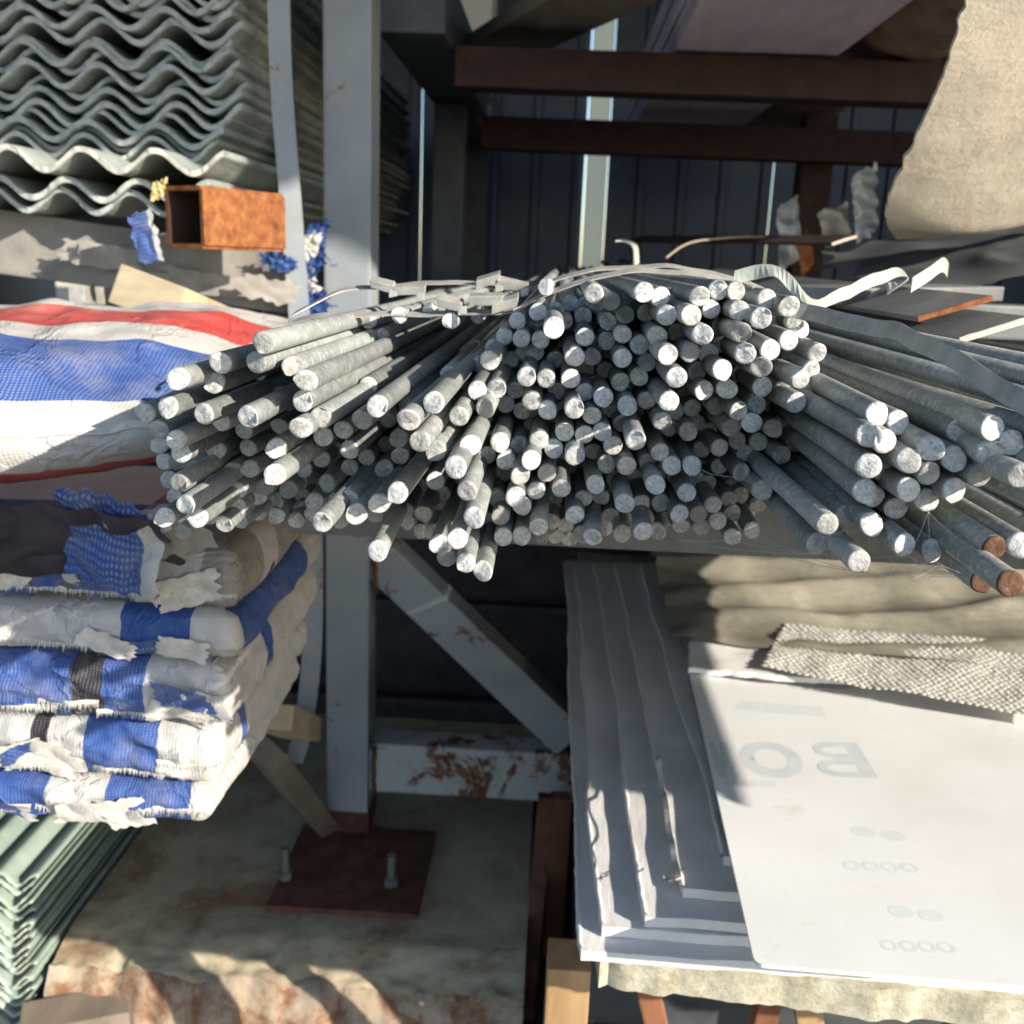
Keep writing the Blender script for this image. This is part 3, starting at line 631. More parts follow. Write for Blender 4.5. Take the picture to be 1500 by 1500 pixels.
# ---------------------------------------------------------------- green corrugated sheets, lower left
rg = random.Random(5); z = GZ + .02
for k in range(25):
    yf = 1.76 - .003 * (24 - k) + rg.uniform(-.012, .012)
    o = corr_sheet('fibreglass_sheet', -1.62, -1.0 + rg.uniform(-.012, .004), yf, 3.2, z, .076, .013, .0045, ['green_fibreglass', 'green_edge'], 1.0 + rg.uniform(-.15, .15), 60 + k)
    tag(o, 'topmost green corrugated fibreglass sheet, lower left stack' if k == 24 else 'green corrugated sheet, %s from the top of the lower left stack' % (ORD + ['twenty-third', 'twenty-fourth', 'twenty-fifth'])[24 - k], 'roofing sheet', 'green sheets stacked lower left')
    z += .0165

# ---------------------------------------------------------------- the rods
RD = .016; RM = .0158        # nominal size used for the distances, true size of the rods
ROD = """260 555 33|322 532 32|386 502 33|375 531 32|295 565 28|314 561 31|212 605 30|245 597 32|298 607 32|323 617 30|363 611 34|357 630 28|390 568 26|411 579 26|378 545 26|233 630 30|258 645 31|233 652 26|410 625 27|430 536 31|448 558 33|443 588 32
265 663 30|240 676 26|260 676 26|285 687 27|262 708 30|248 703 26|272 740 31|241 758 30|289 759 30|267 780 26|328 768 28|346 743 27|348 718 27|318 707 26|317 660 27|345 661 24|363 656 27|325 682 24|343 689 27|366 687 27|405 657 31|402 696 33|388 713 26|377 727 26|405 733 25|423 717 26|440 657 27|445 687 26
440 627 33|470 612 32|473 640 29|471 673 26|502 630 29|530 615 31|512 659 29|492 660 25|539 565 26|552 595 33|567 615 26|548 630 25|598 615 34|635 590 33|615 647 33|638 660 31|584 642 27|565 652 25|586 668 27|537 670 26
479 708 27|460 735 27|471 765 33|512 685 26|563 687 27|612 682 26|512 732 30|495 733 27|522 753 31|555 738 31|582 722 32|638 705 28|648 723 25|618 712 24|602 723 24|620 753 27|594 748 26|632 762 24|553 807 31|498 763 25|550 755 24|445 727 24|642 797 29|654 818 29|667 685 33
758 470 25|788 457 26|739 493 25|764 496 26|792 498 26|811 480 31|696 507 18|717 528 28|699 572 28|727 570 28|771 552 28|755 572 26|800 555 28|814 527 25|842 523 28|857 494 27|867 523 26|836 555 28|815 573 26|856 575 27|870 430 28|779 588 28|741 592 26
672 610 30|711 598 29|765 602 26|802 601 28|841 599 29|867 609 28|689 653 31|732 648 29|760 652 27|790 645 28|827 633 28|856 637 28|811 657 28|842 668 29|713 667 27|741 675 28|778 674 29|762 697 29|737 692 26|801 693 28|823 675 25|837 692 24|822 716 28|855 730 27|785 719 28|727 728 27|755 728 29|764 741 28|684 720 31|868 661 26|803 713 24
694 759 32|670 790 32|733 757 28|712 763 26|737 787 28|764 785 28|789 772 29|792 785 26|682 825 30|707 837 30|842 755 28|828 770 25|868 787 29|852 783 25|813 730 24
896 442 27|943 428 29|967 435 28|1025 434 29|1052 425 28|891 471 26|916 461 26|947 458 26|977 462 29|1012 462 30|1042 453 28|889 499 26|912 490 27|937 505 27|963 492 28|992 487 27|1029 490 30|1055 478 27|869 522 25|886 542 25|912 525 28|948 530 27|978 520 30|1011 516 29|1037 517 28|1058 503 27|909 560 27|936 552 27|961 557 25|991 553 30|1021 544 28|1058 542 30|1003 578 25|1031 572 29|947 587 27|980 588 30|884 582 28|919 594 28|1065 570 29
893 598 26|911 620 27|882 633 28|898 653 28|931 645 30|970 617 28|988 602 26|980 627 26|1008 632 27|1014 598 26|1050 595 27|889 680 27|918 683 28|949 678 27|967 663 28|984 682 28|1014 682 28|1019 700 25|1037 707 25|901 702 26|928 697 25|960 710 29|990 697 26|872 710 28|880 728 26|915 738 29|939 737 27|968 737 27|1006 722 28|1045 739 27|995 753 28|1028 658 25|1054 656 27|1054 683 25|1038 632 25|1068 731 25
894 755 26|911 782 27|942 779 29|963 778 25|1023 753 27|997 770 25|1027 772 25|1052 763 26|1073 787 26|887 773 24
1078 427 28|1123 438 28|1156 449 29|1083 455 29|1115 466 30|1138 477 26|1163 470 27|1173 482 26|1085 487 30|1110 495 26|1155 499 29|1092 518 30|1128 513 30|1197 517 28|1162 525 26|1115 538 30|1140 542 27|1188 542 28|1085 548 26|1172 555 30|1117 567 29|1148 570 28|1183 573 28|1090 570 24
1109 593 28|1167 590 30|1191 600 26|1082 602 29|1132 593 25|1102 620 29|1072 627 28|1133 627 27|1150 613 26|1173 622 25|1142 640 25|1164 648 26|1111 647 26|1080 645 26|1146 667 27|1092 665 26|1107 677 24|1086 692 27|1116 718 28|1165 707 27|1127 700 22|1145 732 27|1110 740 24|1102 777 26"""
RODR = """1212 768 37|1197 797 34|1242 755 34|1285 607 36|1316 619 35|1273 638 37|1296 647 37|1331 675 37|1363 657 37|1407 632 36|1273 683 37|1292 688 35|1268 720 36|1280 727 35|1331 718 37|1361 694 37|1398 672 37|1358 733 36|1398 719 37|1313 745 35|1454 628 38|1482 649 38|1451 663 38|1435 697 37|1495 697 40|1325 799 37|1366 807 36|1277 768 36|1258 823 37|1457 803 39|1440 851 38|1424 830 36|1481 856 42|1496 800 39|1212 570 24
1545 640 39|1560 600 39|1590 575 39|1540 690 40|1600 640 40|1570 745 40|1540 740 39|1620 560 39|1640 610 39"""
def parse(s): return [tuple(float(v) for v in q.split()) for line in s.split('\n') for q in line.split('|')]
rods = [(a, b, c, 0) for a, b, c in parse(ROD)] + [(a, b, c, 1) for a, b, c in parse(RODR)]
PILE = []      # rods hardly seen or out of the picture: one mass
ends = []
for px, py, dm, grp in rods:
    ends.append(P(px, py, RD * F / (dm + (1.0 if grp == 0 else 0))))
N = len(ends)
# the rods lie side by side further back: push overlapping axes apart where they rest on the bearer
back = np.array([[e.x, e.z - CAMZ] for e in ends])
for it in range(120):
    d = back[:, None, :] - back[None, :, :]; dist = np.sqrt((d ** 2).sum(2)) + 1e-9
    ov = np.maximum(0, RM * 1.01 - dist); np.fill_diagonal(ov, 0)
    mv = (d / dist[:, :, None] * ov[:, :, None]).sum(1) * .35
    back += mv; back[:, 1] = np.maximum(back[:, 1], BZ + RM / 2 + .001)
def rod_mesh(seed, rust=False):
    rr = random.Random(seed); bm = bmesh.new(); S = 22; r = RM / 2; L = 2.5
    tilt = rr.uniform(.12, .95); ta = rr.uniform(0, 6.28); chis = rr.uniform(.0, .5); ba = rr.uniform(0, 6.28)
    nx, nz_ = math.cos(ta) * tilt, math.sin(ta) * tilt
    def dep(x, z, k):
        q = x * nx + z * nz_
        e = .0006 * nz((x, seed, z), 260) + .0002 * nz((x, seed + 5, z), 700)
        if q < -r * tilt * .35: q = q - (q + r * tilt * .35) * (1 + chis)        # the shear leaves a second facet
        an = math.atan2(z, x) - ba; an = (an + math.pi) % (2 * math.pi) - math.pi
        burr = .0042 * max(0, 1 - abs(an) / .45) * (seed % 3 > 0) if x * x + z * z > (.9 * r) ** 2 else 0
        return max(-q, -.006) + e - burr
    rings = []
    def ring(ff, yadd=None, y=None, wob=0.0):
        out = []
        for i in range(S):
            a = 2 * math.pi * i / S; k = ff * (1 + .02 * math.cos(2 * a + seed)) * (1 + wob * nz((math.cos(a), math.sin(a), seed), 2.5))
            x, z = r * k * math.cos(a), r * k * math.sin(a)
            out.append(bm.verts.new((x, dep(x, z, k) + yadd if y is None else y, z)))
        rings.append(out)
    for ff, ya in ((.30, -.0004), (.62, 0), (.86, .0002), (.95, .0008)): ring(ff, ya, wob=.04)
    c = bm.verts.new((0, dep(0, 0, 0) - .0003, 0))
    ring(1.0, .0022); ring(1.0, y=.02); ring(1.0, y=.8); ring(1.0, y=1.6); ring(1.0, y=L)
    for i in range(S): bm.faces.new((c, rings[0][i], rings[0][(i + 1) % S])).material_index = 1
    for k in range(len(rings) - 1):
        for i in range(S):
            j = (i + 1) % S; f = bm.faces.new((rings[k][i], rings[k + 1][i], rings[k + 1][j], rings[k][j])); f.smooth = True
            if k < 4: f.material_index = 1
    bm.faces.new(rings[-1])
    # burr: a thin lip torn at the cut
    bmesh.ops.recalc_face_normals(bm, faces=bm.faces)
    me = bpy.data.meshes.new('rod'); bm.to_mesh(me); bm.free()
    me.materials.append(m('zinc')); me.materials.append(m('rust_cut' if rust else 'zinc_cut')); return me
variants = [rod_mesh(s) for s in range(14)]; rusty = [rod_mesh(100 + s, True) for s in range(3)]
SPECIAL = {(707, 837): 'galvanised rod hanging lowest of the bundle, rightmost of three',
           (682, 825): 'galvanised rod left beside the lowest one under the bundle', (654, 818): 'galvanised rod at the left of the three lowest in a row',
           (553, 807): 'lone galvanised rod poking down below the left fan, in front of the column',
           (212, 605): 'galvanised rod with the leftmost end of the whole bundle, over the blue stripe',
           (241, 758): 'galvanised rod at the lower left corner of the left fan', (696, 507): 'galvanised rod with its end set far back under the strap',
           (870, 430): 'galvanised rod at the top of the bundle just under the strap',
           (1457, 803): 'thick rod with a half rusty, half cream cut end, lower right', (1440, 851): 'rod with a round dark rusty end, lowest at the right',
           (1424, 830): 'rod with a rusty end tucked behind the lowest right one', (1481, 856): 'rod with a rusty end at the bottom right picture corner of the rods',
           (1212, 570): 'galvanised rod with a yellow dirty end at the right edge of the main bundle', (1258, 823): 'lowest galvanised rod of the right group, beside cobwebs',
           (1197, 797): 'dusty galvanised rod below the right group, over the grey sheets', (1407, 632): 'long galvanised rod with a shaded end under the steel strap at the right'}
RUST = {(1440, 851), (1424, 830), (1481, 856), (1457, 803)}
for i, ((px, py, dm, grp), e) in enumerate(zip(rods, ends)):
    key = (int(px), int(py)); me = rusty[i % 3] if key in RUST else variants[rnd.randrange(14)]
    o = bpy.data.objects.new('steel_rod', me)
    if dm <= 24 or px > 1500: PILE.append((e, e + Vector((rnd.gauss(0, .004), .6, rnd.gauss(0, .003))))); continue
    COL.objects.link(o)
    tgt = Vector((back[i, 0], 1.35, back[i, 1] + CAMZ)); dv = tgt - e
    lim = .035 * dv.y; dv.x = max(-lim, min(lim, dv.x)); dv.z = max(-lim, min(lim, dv.z))
    if grp == 0 and px < 700: dv.x += (700 - px) / 500 * .010       # the left fan gathers a little towards the strap
    dv.x += rnd.gauss(0, .004); dv.z += rnd.gauss(0, .002)
    q = Vector((0, 1, 0)).rotation_difference(dv.normalized())
    from mathutils import Quaternion
    o.rotation_mode = 'QUATERNION'; o.rotation_quaternion = q @ Quaternion((0, 1, 0), rnd.uniform(0, 6.28)); o.location = e
    sr = 1 + rnd.uniform(-.02, .03); o.scale = (sr, 1 + rnd.uniform(-.1, .1), sr)
    if key in SPECIAL: lab, g_ = SPECIAL[key], None
    else:
        dpt = 'sticking far out' if dm >= 31 else 'set back' if dm <= 26 else 'of medium reach'
        if grp:
            dpt = 'longest' if dm >= 38 else 'medium' if dm >= 37 else 'shorter'
            row = 'top' if py < 660 else 'middle' if py < 725 else 'bottom'; g_ = 'rods of the right group'
            lab = 'thick galvanised rod, %s, %s row of the nearer right group%s' % (dpt, row, '' if px < 1380 else ' at the picture edge')
        else:
            cols = ((330, 'at the far left of the fan', 'rods of the left fan'), (450, 'in the left fan over the tarp packs', 'rods of the left fan'), (560, 'left of the column', 'rods in front of the column'),
                    (660, 'in front of the column', 'rods in front of the column'), (770, 'over the diagonal brace', 'rods in the middle of the bundle'), (870, 'in the middle of the bundle', 'rods in the middle of the bundle'),
                    (960, 'right of the middle', 'rods right of the middle'), (1040, 'left side of the right heap', 'rods of the right heap'), (1110, 'in the right heap', 'rods of the right heap'), (9999, 'at the right rim of the heap', 'rods of the right heap'))
            _, cn, g_ = next(c for c in cols if px < c[0])
            row = 'topmost' if py < 500 else 'upper' if py < 580 else 'upper middle' if py < 640 else 'lower middle' if py < 700 else 'lower' if py < 750 else 'lowest'
            lab = 'galvanised rod, %s layer, %s, %s' % (row, cn, dpt)
    tag(o, lab, 'rod', g_ or 'single rods told apart')

# the mass of rods behind, below and beyond the picture on the right
for k, (px, py) in enumerate(((470, 492), (505, 476), (540, 470), (585, 462), (630, 455), (560, 492), (660, 470), (700, 462), (740, 440), (800, 420), (830, 432))):
    e = P(px, py, .98 + .03 * (k % 3)); PILE.append((e, e + Vector((.004 * rnd.random(), .5, 0))))
for k in range(170):  # unseen rods further right, added to shade the column and brace
    x = .335 + .965 * rnd.random(); e = W(x, .60 + .10 * rnd.random(), BZ + .01 + .075 * rnd.random() * min(1, (1.36 - x) * 4)); PILE.append((e, e + Vector((rnd.gauss(0, .006), .7, 0))))
fr_ = random.Random(77); used = [(a, b) for a, b, c, g in rods]; hull = [(215, 600), (300, 550), (390, 505), (600, 585), (700, 520), (760, 470), (860, 430), (1060, 420), (1170, 460), (1200, 560), (1160, 640), (1120, 740), (1090, 780), (880, 790), (690, 800), (560, 765), (480, 765), (270, 775), (235, 690)]
def inside(x, y):
    c = False
    for (xa, ya), (xb, yb) in zip(hull, hull[1:] + hull[:1]):
        if (ya > y) != (yb > y) and x < (xb - xa) * (y - ya) / (yb - ya) + xa: c = not c
    return c
for _ in range(9000):
    x, y = fr_.uniform(200, 1210), fr_.uniform(420, 800)
    if inside(x, y) and all((x - a) ** 2 + (y - b) ** 2 > 17 ** 2 for a, b in used):
        used.append((x, y)); e = P(x, y, RD * F / fr_.uniform(23.5, 26.5)); PILE.append((e, e + Vector((fr_.gauss(0, .004), .6, fr_.gauss(0, .003)))))
bm = bmesh.new(); zr = RM / 2
for e, t_ in PILE:
    d = (t_ - e).normalized(); a_ = [bm.verts.new(e + Vector((zr * math.cos(q * math.pi / 7), .003 * math.cos(q + e.x * 99), zr * math.sin(q * math.pi / 7)))) for q in range(14)]
    b_ = [bm.verts.new(v.co + d * 2.4) for v in a_]; bm.faces.new(a_).material_index = 1
    for q in range(14): bm.faces.new((a_[q], b_[q], b_[(q + 1) % 14], a_[(q + 1) % 14])).smooth = True
tag(from_bm('rod_pile', bm, ['zinc', 'zinc_cut'], origin=W(.4, 1.1, BZ)), 'mass of galvanised rods behind and right of the bundle, unseen part added for shade', 'rods', kind='stuff')

# ---------------------------------------------------------------- straps over the bundle
stA = [P(424, 470, 1.02), P(440, 452, 1.02), P(520, 424, 1.05), P(600, 418, 1.07), P(690, 415, 1.07), P(770, 425, 1.06), P(840, 402, 1.06), P(930, 388, 1.06), P(1020, 396, 1.06), P(1085, 412, 1.06), P(1150, 440, 1.06)]
s1 = ribbon('bundle_strap', stA, .013, [(0, 1, .25)] * 11, 'strap_steel', thick=.0012, wob=.004)
tag(s1, 'rear flat steel strap over the rod bundle with crimp clips', 'strap')
stB = [P(428, 472, .97), P(470, 462, .97), P(560, 461, .98), P(650, 460, .99), P(745, 455, .99), P(790, 438, .99), P(850, 412, .99), P(930, 396, .99), P(1010, 400, .99), P(1080, 414, .99)]
s2 = ribbon('bundle_strap', stB, .012, [(0, 1, .3)] * 10, 'strap_steel', thick=.0012, wob=.003)
tag(s2, 'front flat steel strap over the rod bundle, nearer the rod ends', 'strap')
for par, pts in ((s1, ((560, 418, 1.045), (600, 424, 1.045), (715, 410, 1.05), (752, 417, 1.05))), (s2, ((660, 443, .985), (712, 437, .985), (740, 444, .985)))):
    for j, (px, py, Y) in enumerate(pts):
        c = P(px, py, Y); wv = Vector((.012 + .004 * (j % 2), 0, -.002 + .003 * (j % 3)))
        bm = bmesh.new(); add_box(bm, c, wv, (0, .008, .002), (0, -.0012, .0042), .0010)
        for v in bm.verts: v.co += Vector((.002, .001, .003)) * nz(v.co, 60, j)
        cl = from_bm('crimp_clip', bm, 'strap_steel', par)
        bm = bmesh.new(); add_box(bm, c + Vector((.012, -.004, -.007)), (.004, 0, .001), (0, .004, 0), (0, 0, .004), .001); from_bm('tab', bm, 'strap_steel', cl)
tag(ribbon('steel_strap', [P(1100, 428, .86), P(1180, 455, .84), P(1270, 475, .78), P(1340, 497, .70), P(1420, 540, .62), P(1500, 590, .56), P(1600, 660, .52)], .014,
           [(.3, .45, .85)] * 7, 'strap_steel', thick=.0012, wob=.003), 'flat steel strap running diagonally over the right-hand rods', 'strap')
bs = [P(1075, 408, 1.0), P(1105, 398, 1.0), P(1135, 396, .99), P(1160, 418, .98), P(1190, 440, .97), P(1230, 432, 1.02), P(1290, 408, 1.08), P(1318, 398, 1.10), P(1328, 405, 1.10), P(1300, 422, 1.10)]
tag(ribbon('bent_strip', bs, .015, [(.1, .55, .85), (.1, .4, .9), (.1, .7, .6), (.1, .3, .9), (.1, .9, .4), (.1, .5, .85), (.1, .5, .85), (.1, .8, .5), (.1, .9, .2), (.1, .5, .8)], 'pale_strip', thick=.0012, n=4, wob=.006), 'pale green bent metal strip curled behind the rods', 'metal strip')
tag(ribbon('bent_strip', [P(1335, 418, 1.1), P(1360, 402, 1.12), P(1380, 388, 1.15), P(1388, 396, 1.2)], .02, [(.2, .6, .8)] * 4, 'pale_strip', thick=.0012), 'short curled pale strip end right of the long bent one', 'metal strip')
tag(ribbon('metal_offcut', [P(1215, 436, 1.15), P(1262, 424, 1.2), P(1275, 420, 1.3)], .02, [(.4, .9, .2)] * 3, 'pale_strip', thick=.002), 'small pale strip offcut inside the bent strip', 'metal strip')
# flat bars with rusty sawn ends lying over the right rods
for k, (a, b, w_, rw) in enumerate((((1398, 452), (1215, 448), .075, 1.02), ((1456, 483), (1300, 462), .07, .96), ((1236, 352), (1205, 372), .05, 1.9))):
    A = P(a[0], a[1], rw); B = A + Vector((-.10 - .1 * k, 1.1, .02)); B.z = A.z + .015
    f = empty('flat_bar', A); tag(f, ['flat steel bar with a rusty sawn end, upper of two lying at the right', 'flat steel bar with a pale sawn edge, lower of two lying at the right', 'short brown flat bar end in the dark behind the rods'][k], 'flat bar')
    d = (B - A).normalized(); s = Vector((.93, -.05, .30)).normalized(); s = (s - d * s.dot(d)).normalized(); u = s.cross(d)
    bm = bmesh.new(); add_box(bm, (A + B) / 2, (B - A) / 2, s * w_ / 2, u * .0025, .0008); from_bm('bar_body', bm, 'flat_steel' if k < 2 else 'dark_rust', f)
    bm = bmesh.new(); add_box(bm, A - d * .0012, d * .001, s * w_ / 2 * .99, u * .0026)
    bmesh.ops.subdivide_edges(bm, edges=bm.edges, cuts=6)
    for v in bm.verts: v.co += (u * .6 + d) * .0012 * nz(v.co, 160, k)
    from_bm('sawn_end', bm, ['orange_rust', 'board_edge', 'board_edge'][k], f)
tag(crumple('rust_flake', P(1258, 477, .82), (.016, .004, -.004), (0, .010, .002), .003, 'orange_rust', 4, 10, 60, None, .5), 'torn rusty edge of strap beside the top right rod ends', 'rust flake')
tag(ribbon('metal_tab', [P(905, 352, 1.6), P(918, 353, 1.6), P(930, 362, 1.58), P(932, 388, 1.55)], .028, [(.3, .9, .1)] * 4, 'pale_strip', thick=.002), 'pale bent metal tab standing behind the strap', 'metal tab')
bm = bmesh.new(); tube(bm, catmull([P(975, 378, 1.5), P(1010, 356, 1.55), P(1070, 348, 1.6), P(1120, 347, 1.7)], 8), .0022)
tag(from_bm('wire', bm, 'grey_timber', origin=P(1010, 356, 1.55)), 'thin brown wire arching behind the rods', 'wire')
tag(box('steel_channel', W(.42, 1.55, -.085), W(1.6, 1.66, -.035), 'flat_steel', None, .004), 'dark grey steel channel lying across behind the flat bars', 'steel channel')
tag(bar('steel_channel', P(1180, 432, 1.25), P(1420, 428, 1.5), .10, .02, (0, 0, 1), 'flat_steel'), 'shaded steel plate under the bent pale strip', 'steel plate')

# ---------------------------------------------------------------- goods on the upper rails
RZ = P(680, 66, 2.55).z - CAMZ
for k in range(9):
    z0 = RZ + .006 + k * .026
    o = box('foam_sheet', W(.25 + .010 * rs.uniform(-1, 1), 2.0 + .05 * rs.random(), z0), W(.62 + .01 * rs.random(), 4.4, z0 + .023), 'lilac_foam', None, .004)
    tag(o, 'lowest lilac foam sheet resting on the dark cross rails' if k == 0 else 'lilac foam sheet, %s above the lowest one on the upper cross rails' % ORD[k - 1], 'foam sheet', 'lilac foam sheets on the upper rails')
def bwf(u, v):
    a = 2 * math.pi * v; x = .80 + .16 * math.cos(a); z = RZ + .12 + .11 * math.sin(a); p = Vector((x, 1.95 + 2.3 * u, z))
    return W(*(p + Vector((math.cos(a), 0, math.sin(a))) * (.014 * nz(p, 9) + .008 * nz(p, 25))))
tag(grid('wrapped_roll', 50, 36, bwf, 'brown_wrap', origin=W(.8, 2.9, RZ)), 'brown wrapped bundle lying beside the lilac sheets on the rails', 'bundle')
tag(bar('plank', P(905, 0, 2.1) + Vector((.08, -.1, .05)), P(735, 66, 3.0), .20, .035, (0, 0, 1), 'grey_timber'), 'brown plank lying askew on the upper rails', 'plank')
a = P(655, 62, 4.2); b = P(722, -30, 4.2)
tag(box('white_box', (a.x, 4.2, a.z), (b.x, 4.5, b.z), 'white_plastic', None, .01), 'white box at the top behind the top rail', 'box')
tag(bar('timber_block', P(722, 60, 3.9), P(700, 130, 3.8), .10, .10, (0, 1, 0.1), 'pale_lath'), 'pale timber block beside the top rail', 'timber')
tag(crumple('blue_film', P(700, 140, 3.7), (.04, 0, -.02), (.02, .02, -.09), .03, 'crumpled_film', 33, 16, 18), 'crumpled bluish film hanging by the top rail', 'film')
# drooping cream board, upper right
cps = [(1440, -60, 1.22, 2.3), (1416, 0, 1.26, 0), (1383, 110, 1.33, 0), (1335, 215, 1.41, 0), (1302, 290, 1.49, 0), (1300, 330, 1.56, 0), (1318, 352, 1.66, 0)]
cl = catmull([P(a, b, c) for a, b, c, _ in cps], 8)
def crf(u, v):
    i = v * (len(cl) - 1); a = int(min(i, len(cl) - 2)); p = cl[a].lerp(cl[a + 1], i - a)
    w = .58; q = p + Vector((w * u, .10 * u + .04 * math.sin(u * 3), -.02 * math.sin(u * 6) * v + .16 * u * u * v))
    dirn = Vector((0.2, -1, .3)).normalized()
    q += dirn * (.008 * nz(q, 5, 3) + .003 * nz(q, 20, 5)) + Vector((.006 * nz((0, v * 14, 0), 2.2), 0, 0)) * (u < .02)
    if v > .82: q += Vector((0, .02, .03 * math.sin(u * 5))) * (v - .82) / .18
    return q
tag(grid('fibre_board', 40, 60, crf, 'cream_board', thick=.02, tvec=(.004, .018, .006), origin=P(1400, 200, 1.3)), 'large cream fibre board drooping from above at the upper right', 'board')
tag(crumple('dark_film', P(1440, 372, 1.75), (.22, .05, .045), (0, .22, .03), .02, 'dark_sheet', 41, 20, 8), 'dark film bundle under the cream board', 'film')
for k, (px, py, mt, lb) in enumerate(((1160, 345, 'crumpled_film', 'crumpled clear film left of the brown rear column'), (1270, 300, 'crumpled_film', 'bright crumpled film hanging right of the brown rear column'),
                                      (1180, 372, 'orange_rust', 'orange rag at the foot of the brown rear column'), (1225, 330, 'dusty_plastic', 'dusty film hanging against the brown rear column'))):
    tag(crumple('film_scrap', P(px, py, 3.0 - .1 * k), (.028 if k != 2 else .014, 0, .02), (.02, .03, -.085 if k < 2 else -.04), .03 if k != 2 else .012, mt, 80 + k, 16, 20, None, .12), lb, 'film')

# ---------------------------------------------------------------- stack of sheets, lower right
def edge_wander(t_, seed): return nz((t_ * 3.4, seed, 1), 1) + .45 * nz((t_ * 9, seed, 2), 1) + .12 * nz((t_ * 40, seed, 6), 1)
def sheet(name, corners, z0, th, mat, seed, amp=.004, nu=50, nv=50, frag=.006, bow=0, wander=0.0):
    a, b, c, d = [Vector((*q, 0)) for q in corners]       # front-left, front-right, back-right, back-left in plan
    def fn(u, v):
        p = a.lerp(b, u).lerp(d.lerp(c, u), v)
        e = frag * (nz((v * 14, seed, 1), 1) + .5 * nz((v * 50, seed, 2), 1)) * (1 - u) ** 8 
        e += wander * edge_wander(v, seed) * (1 - u) ** 12
        f = frag * (nz((u * 14, seed, 3), 1) + .6 * nz((u * 60, seed, 4), 1)) * (1 - v) ** 8
        z = z0 + th + amp * nz((p.x, p.y, seed), 6) + amp * .5 * nz((p.x, p.y, seed), 22) - bow * (1 - v) ** 6 - bow * (1 - u) ** 10 * .8
        return W(p.x + e, p.y + f, z)
    return grid(name, nu, nv, fn, mat, thick=th, origin=W(a.x, a.y, z0))
tag(sheet('fibre_slab', ((.088, 1.035), (1.3, .95), (1.4, 2.7), (.09, 2.75)), -.833, .042, 'fibre_foam', 1, .003, 110, 40, .014), 'thick cream fibre slab with crumbling front edge under the grey sheets', 'fibre slab')
lefts = [.0607, .0855, .136, .1845, .2415]; fronts = [1.03, 1.056, 1.06, 1.098, 1.15]
for k, xl in enumerate(lefts):
    o = sheet('wrapped_sheet', ((xl + .004, fronts[k]), (1.25, fronts[k] - .03), (1.35, 2.65), (xl - .004, 2.62 - .05 * k)), -.7895 + .0150 * k, .0132, 'paper_wrap', 10 + k, .0022, 90, 90, .003, .003, .011)
    tag(o, ['lowest', 'second lowest', 'middle', 'second highest', 'topmost'][k] + ' grey paper-wrapped sheet of the lower right stack, its left edge showing', 'wrapped sheet', 'wrapped sheets in the lower right stack')
    lip = [W(xl + .004 - .008 * q / 40 + .011 * edge_wander(q / 40, 10 + k), fronts[k] + .004 + (2.60 - .05 * k - fronts[k]) * q / 40, -.7825 + .0150 * k + .0015 * nz((q * .3, k, 5), 1)) for q in range(41)]
    bm = bmesh.new(); tube(bm, catmull(lip, 3), .0036, 8)
    for v in bm.verts: v.co += Vector((.0018, 0, .0012)) * nz(v.co, 70, k)
    from_bm('folded_edge', bm, 'paper_wrap', o, True)
lf = [Hp(962, 1108, -.716), Hp(975, 1180, -.718), Hp(985, 1240, -.718), Hp(994, 1290, -.718)]
tf = empty('torn_paper', lf[3]); tag(tf, 'torn white paper strip catching sun on the grey wrapped sheets', 'paper strip')
ribbon('strip', lf, .008, [(1, 0, .5)] * 4, 'torn_white', tf, thick=.002, wob=.01)
for j in range(3): crumple('tatter', Hp(978 + 9 * j, 1284 + rs.uniform(-8, 8), -.727), (.006, 0, .002), (.002, .010, -.002), .004, 'torn_white', 140 + j, 8, 80, tf, .6)
# white plastic sheet with faint mirrored print
PZ = -.711
def onp(px, py, dz=0):
    a = P(px, py, 1.0) - EYE; return EYE + a * ((PZ + .0042 + dz) / a.z)
c1, c2, c3, c4 = onp(1106, 1412), onp(1560, 1450), onp(1560, 1072), onp(1010, 985)
bm = bmesh.new(); cs = [c1, c2, c3, c4]; pts = []
for i in range(4):
    p = cs[i]; a = (cs[i - 1] - p).normalized(); b = (cs[(i + 1) % 4] - p).normalized(); r_ = .012
    for k in range(5):
        t_ = k / 4; pts.append(p + a * r_ * (1 - t_) ** 2 + b * r_ * t_ ** 2)
top = [bm.verts.new(p) for p in pts]; bot = [bm.verts.new(p - Vector((0, 0, .0042))) for p in pts]
bm.faces.new(top); bm.faces.new(bot[::-1])
for i in range(len(pts)): j = (i + 1) % len(pts); bm.faces.new((top[i], bot[i], bot[j], top[j]))
panel = from_bm('plastic_sheet', bm, 'white_plastic', origin=(c1.x, c1.y, c1.z - .0042)); tag(panel, 'white plastic sheet with faint mirrored BON print, lying on the lower right stack', 'plastic sheet')
def letter(strokes, x_px, w_px, name):
    """mirrored letter built from flat strokes in a unit box; its start is at the right"""
    bm = bmesh.new(); o0 = onp(x_px, 1140, .00015); o1 = onp(x_px - w_px, 1138, .00015); ux = o1 - o0; uy = Vector((0, .112, 0))
    for si, (pts, wd_) in enumerate(strokes):
        pr = None
        for i, (a, b) in enumerate(pts):
            p0 = Vector(pts[max(i - 1, 0)]); p1 = Vector(pts[min(i + 1, len(pts) - 1)]); d = (p1 - p0).normalized(); nn = Vector((-d.y, d.x)) * wd_ / 2
            cur = [bm.verts.new(o0 + ux * (a + sgn * nn.x) + uy * (b + sgn * nn.y) + Vector((0, 0, .00006 * si))) for sgn in (-1, 1)]
            if pr: bm.faces.new((pr[0], pr[1], cur[1], cur[0]))
            pr = cur
    return from_bm(name, bm, 'pale_ink', panel)
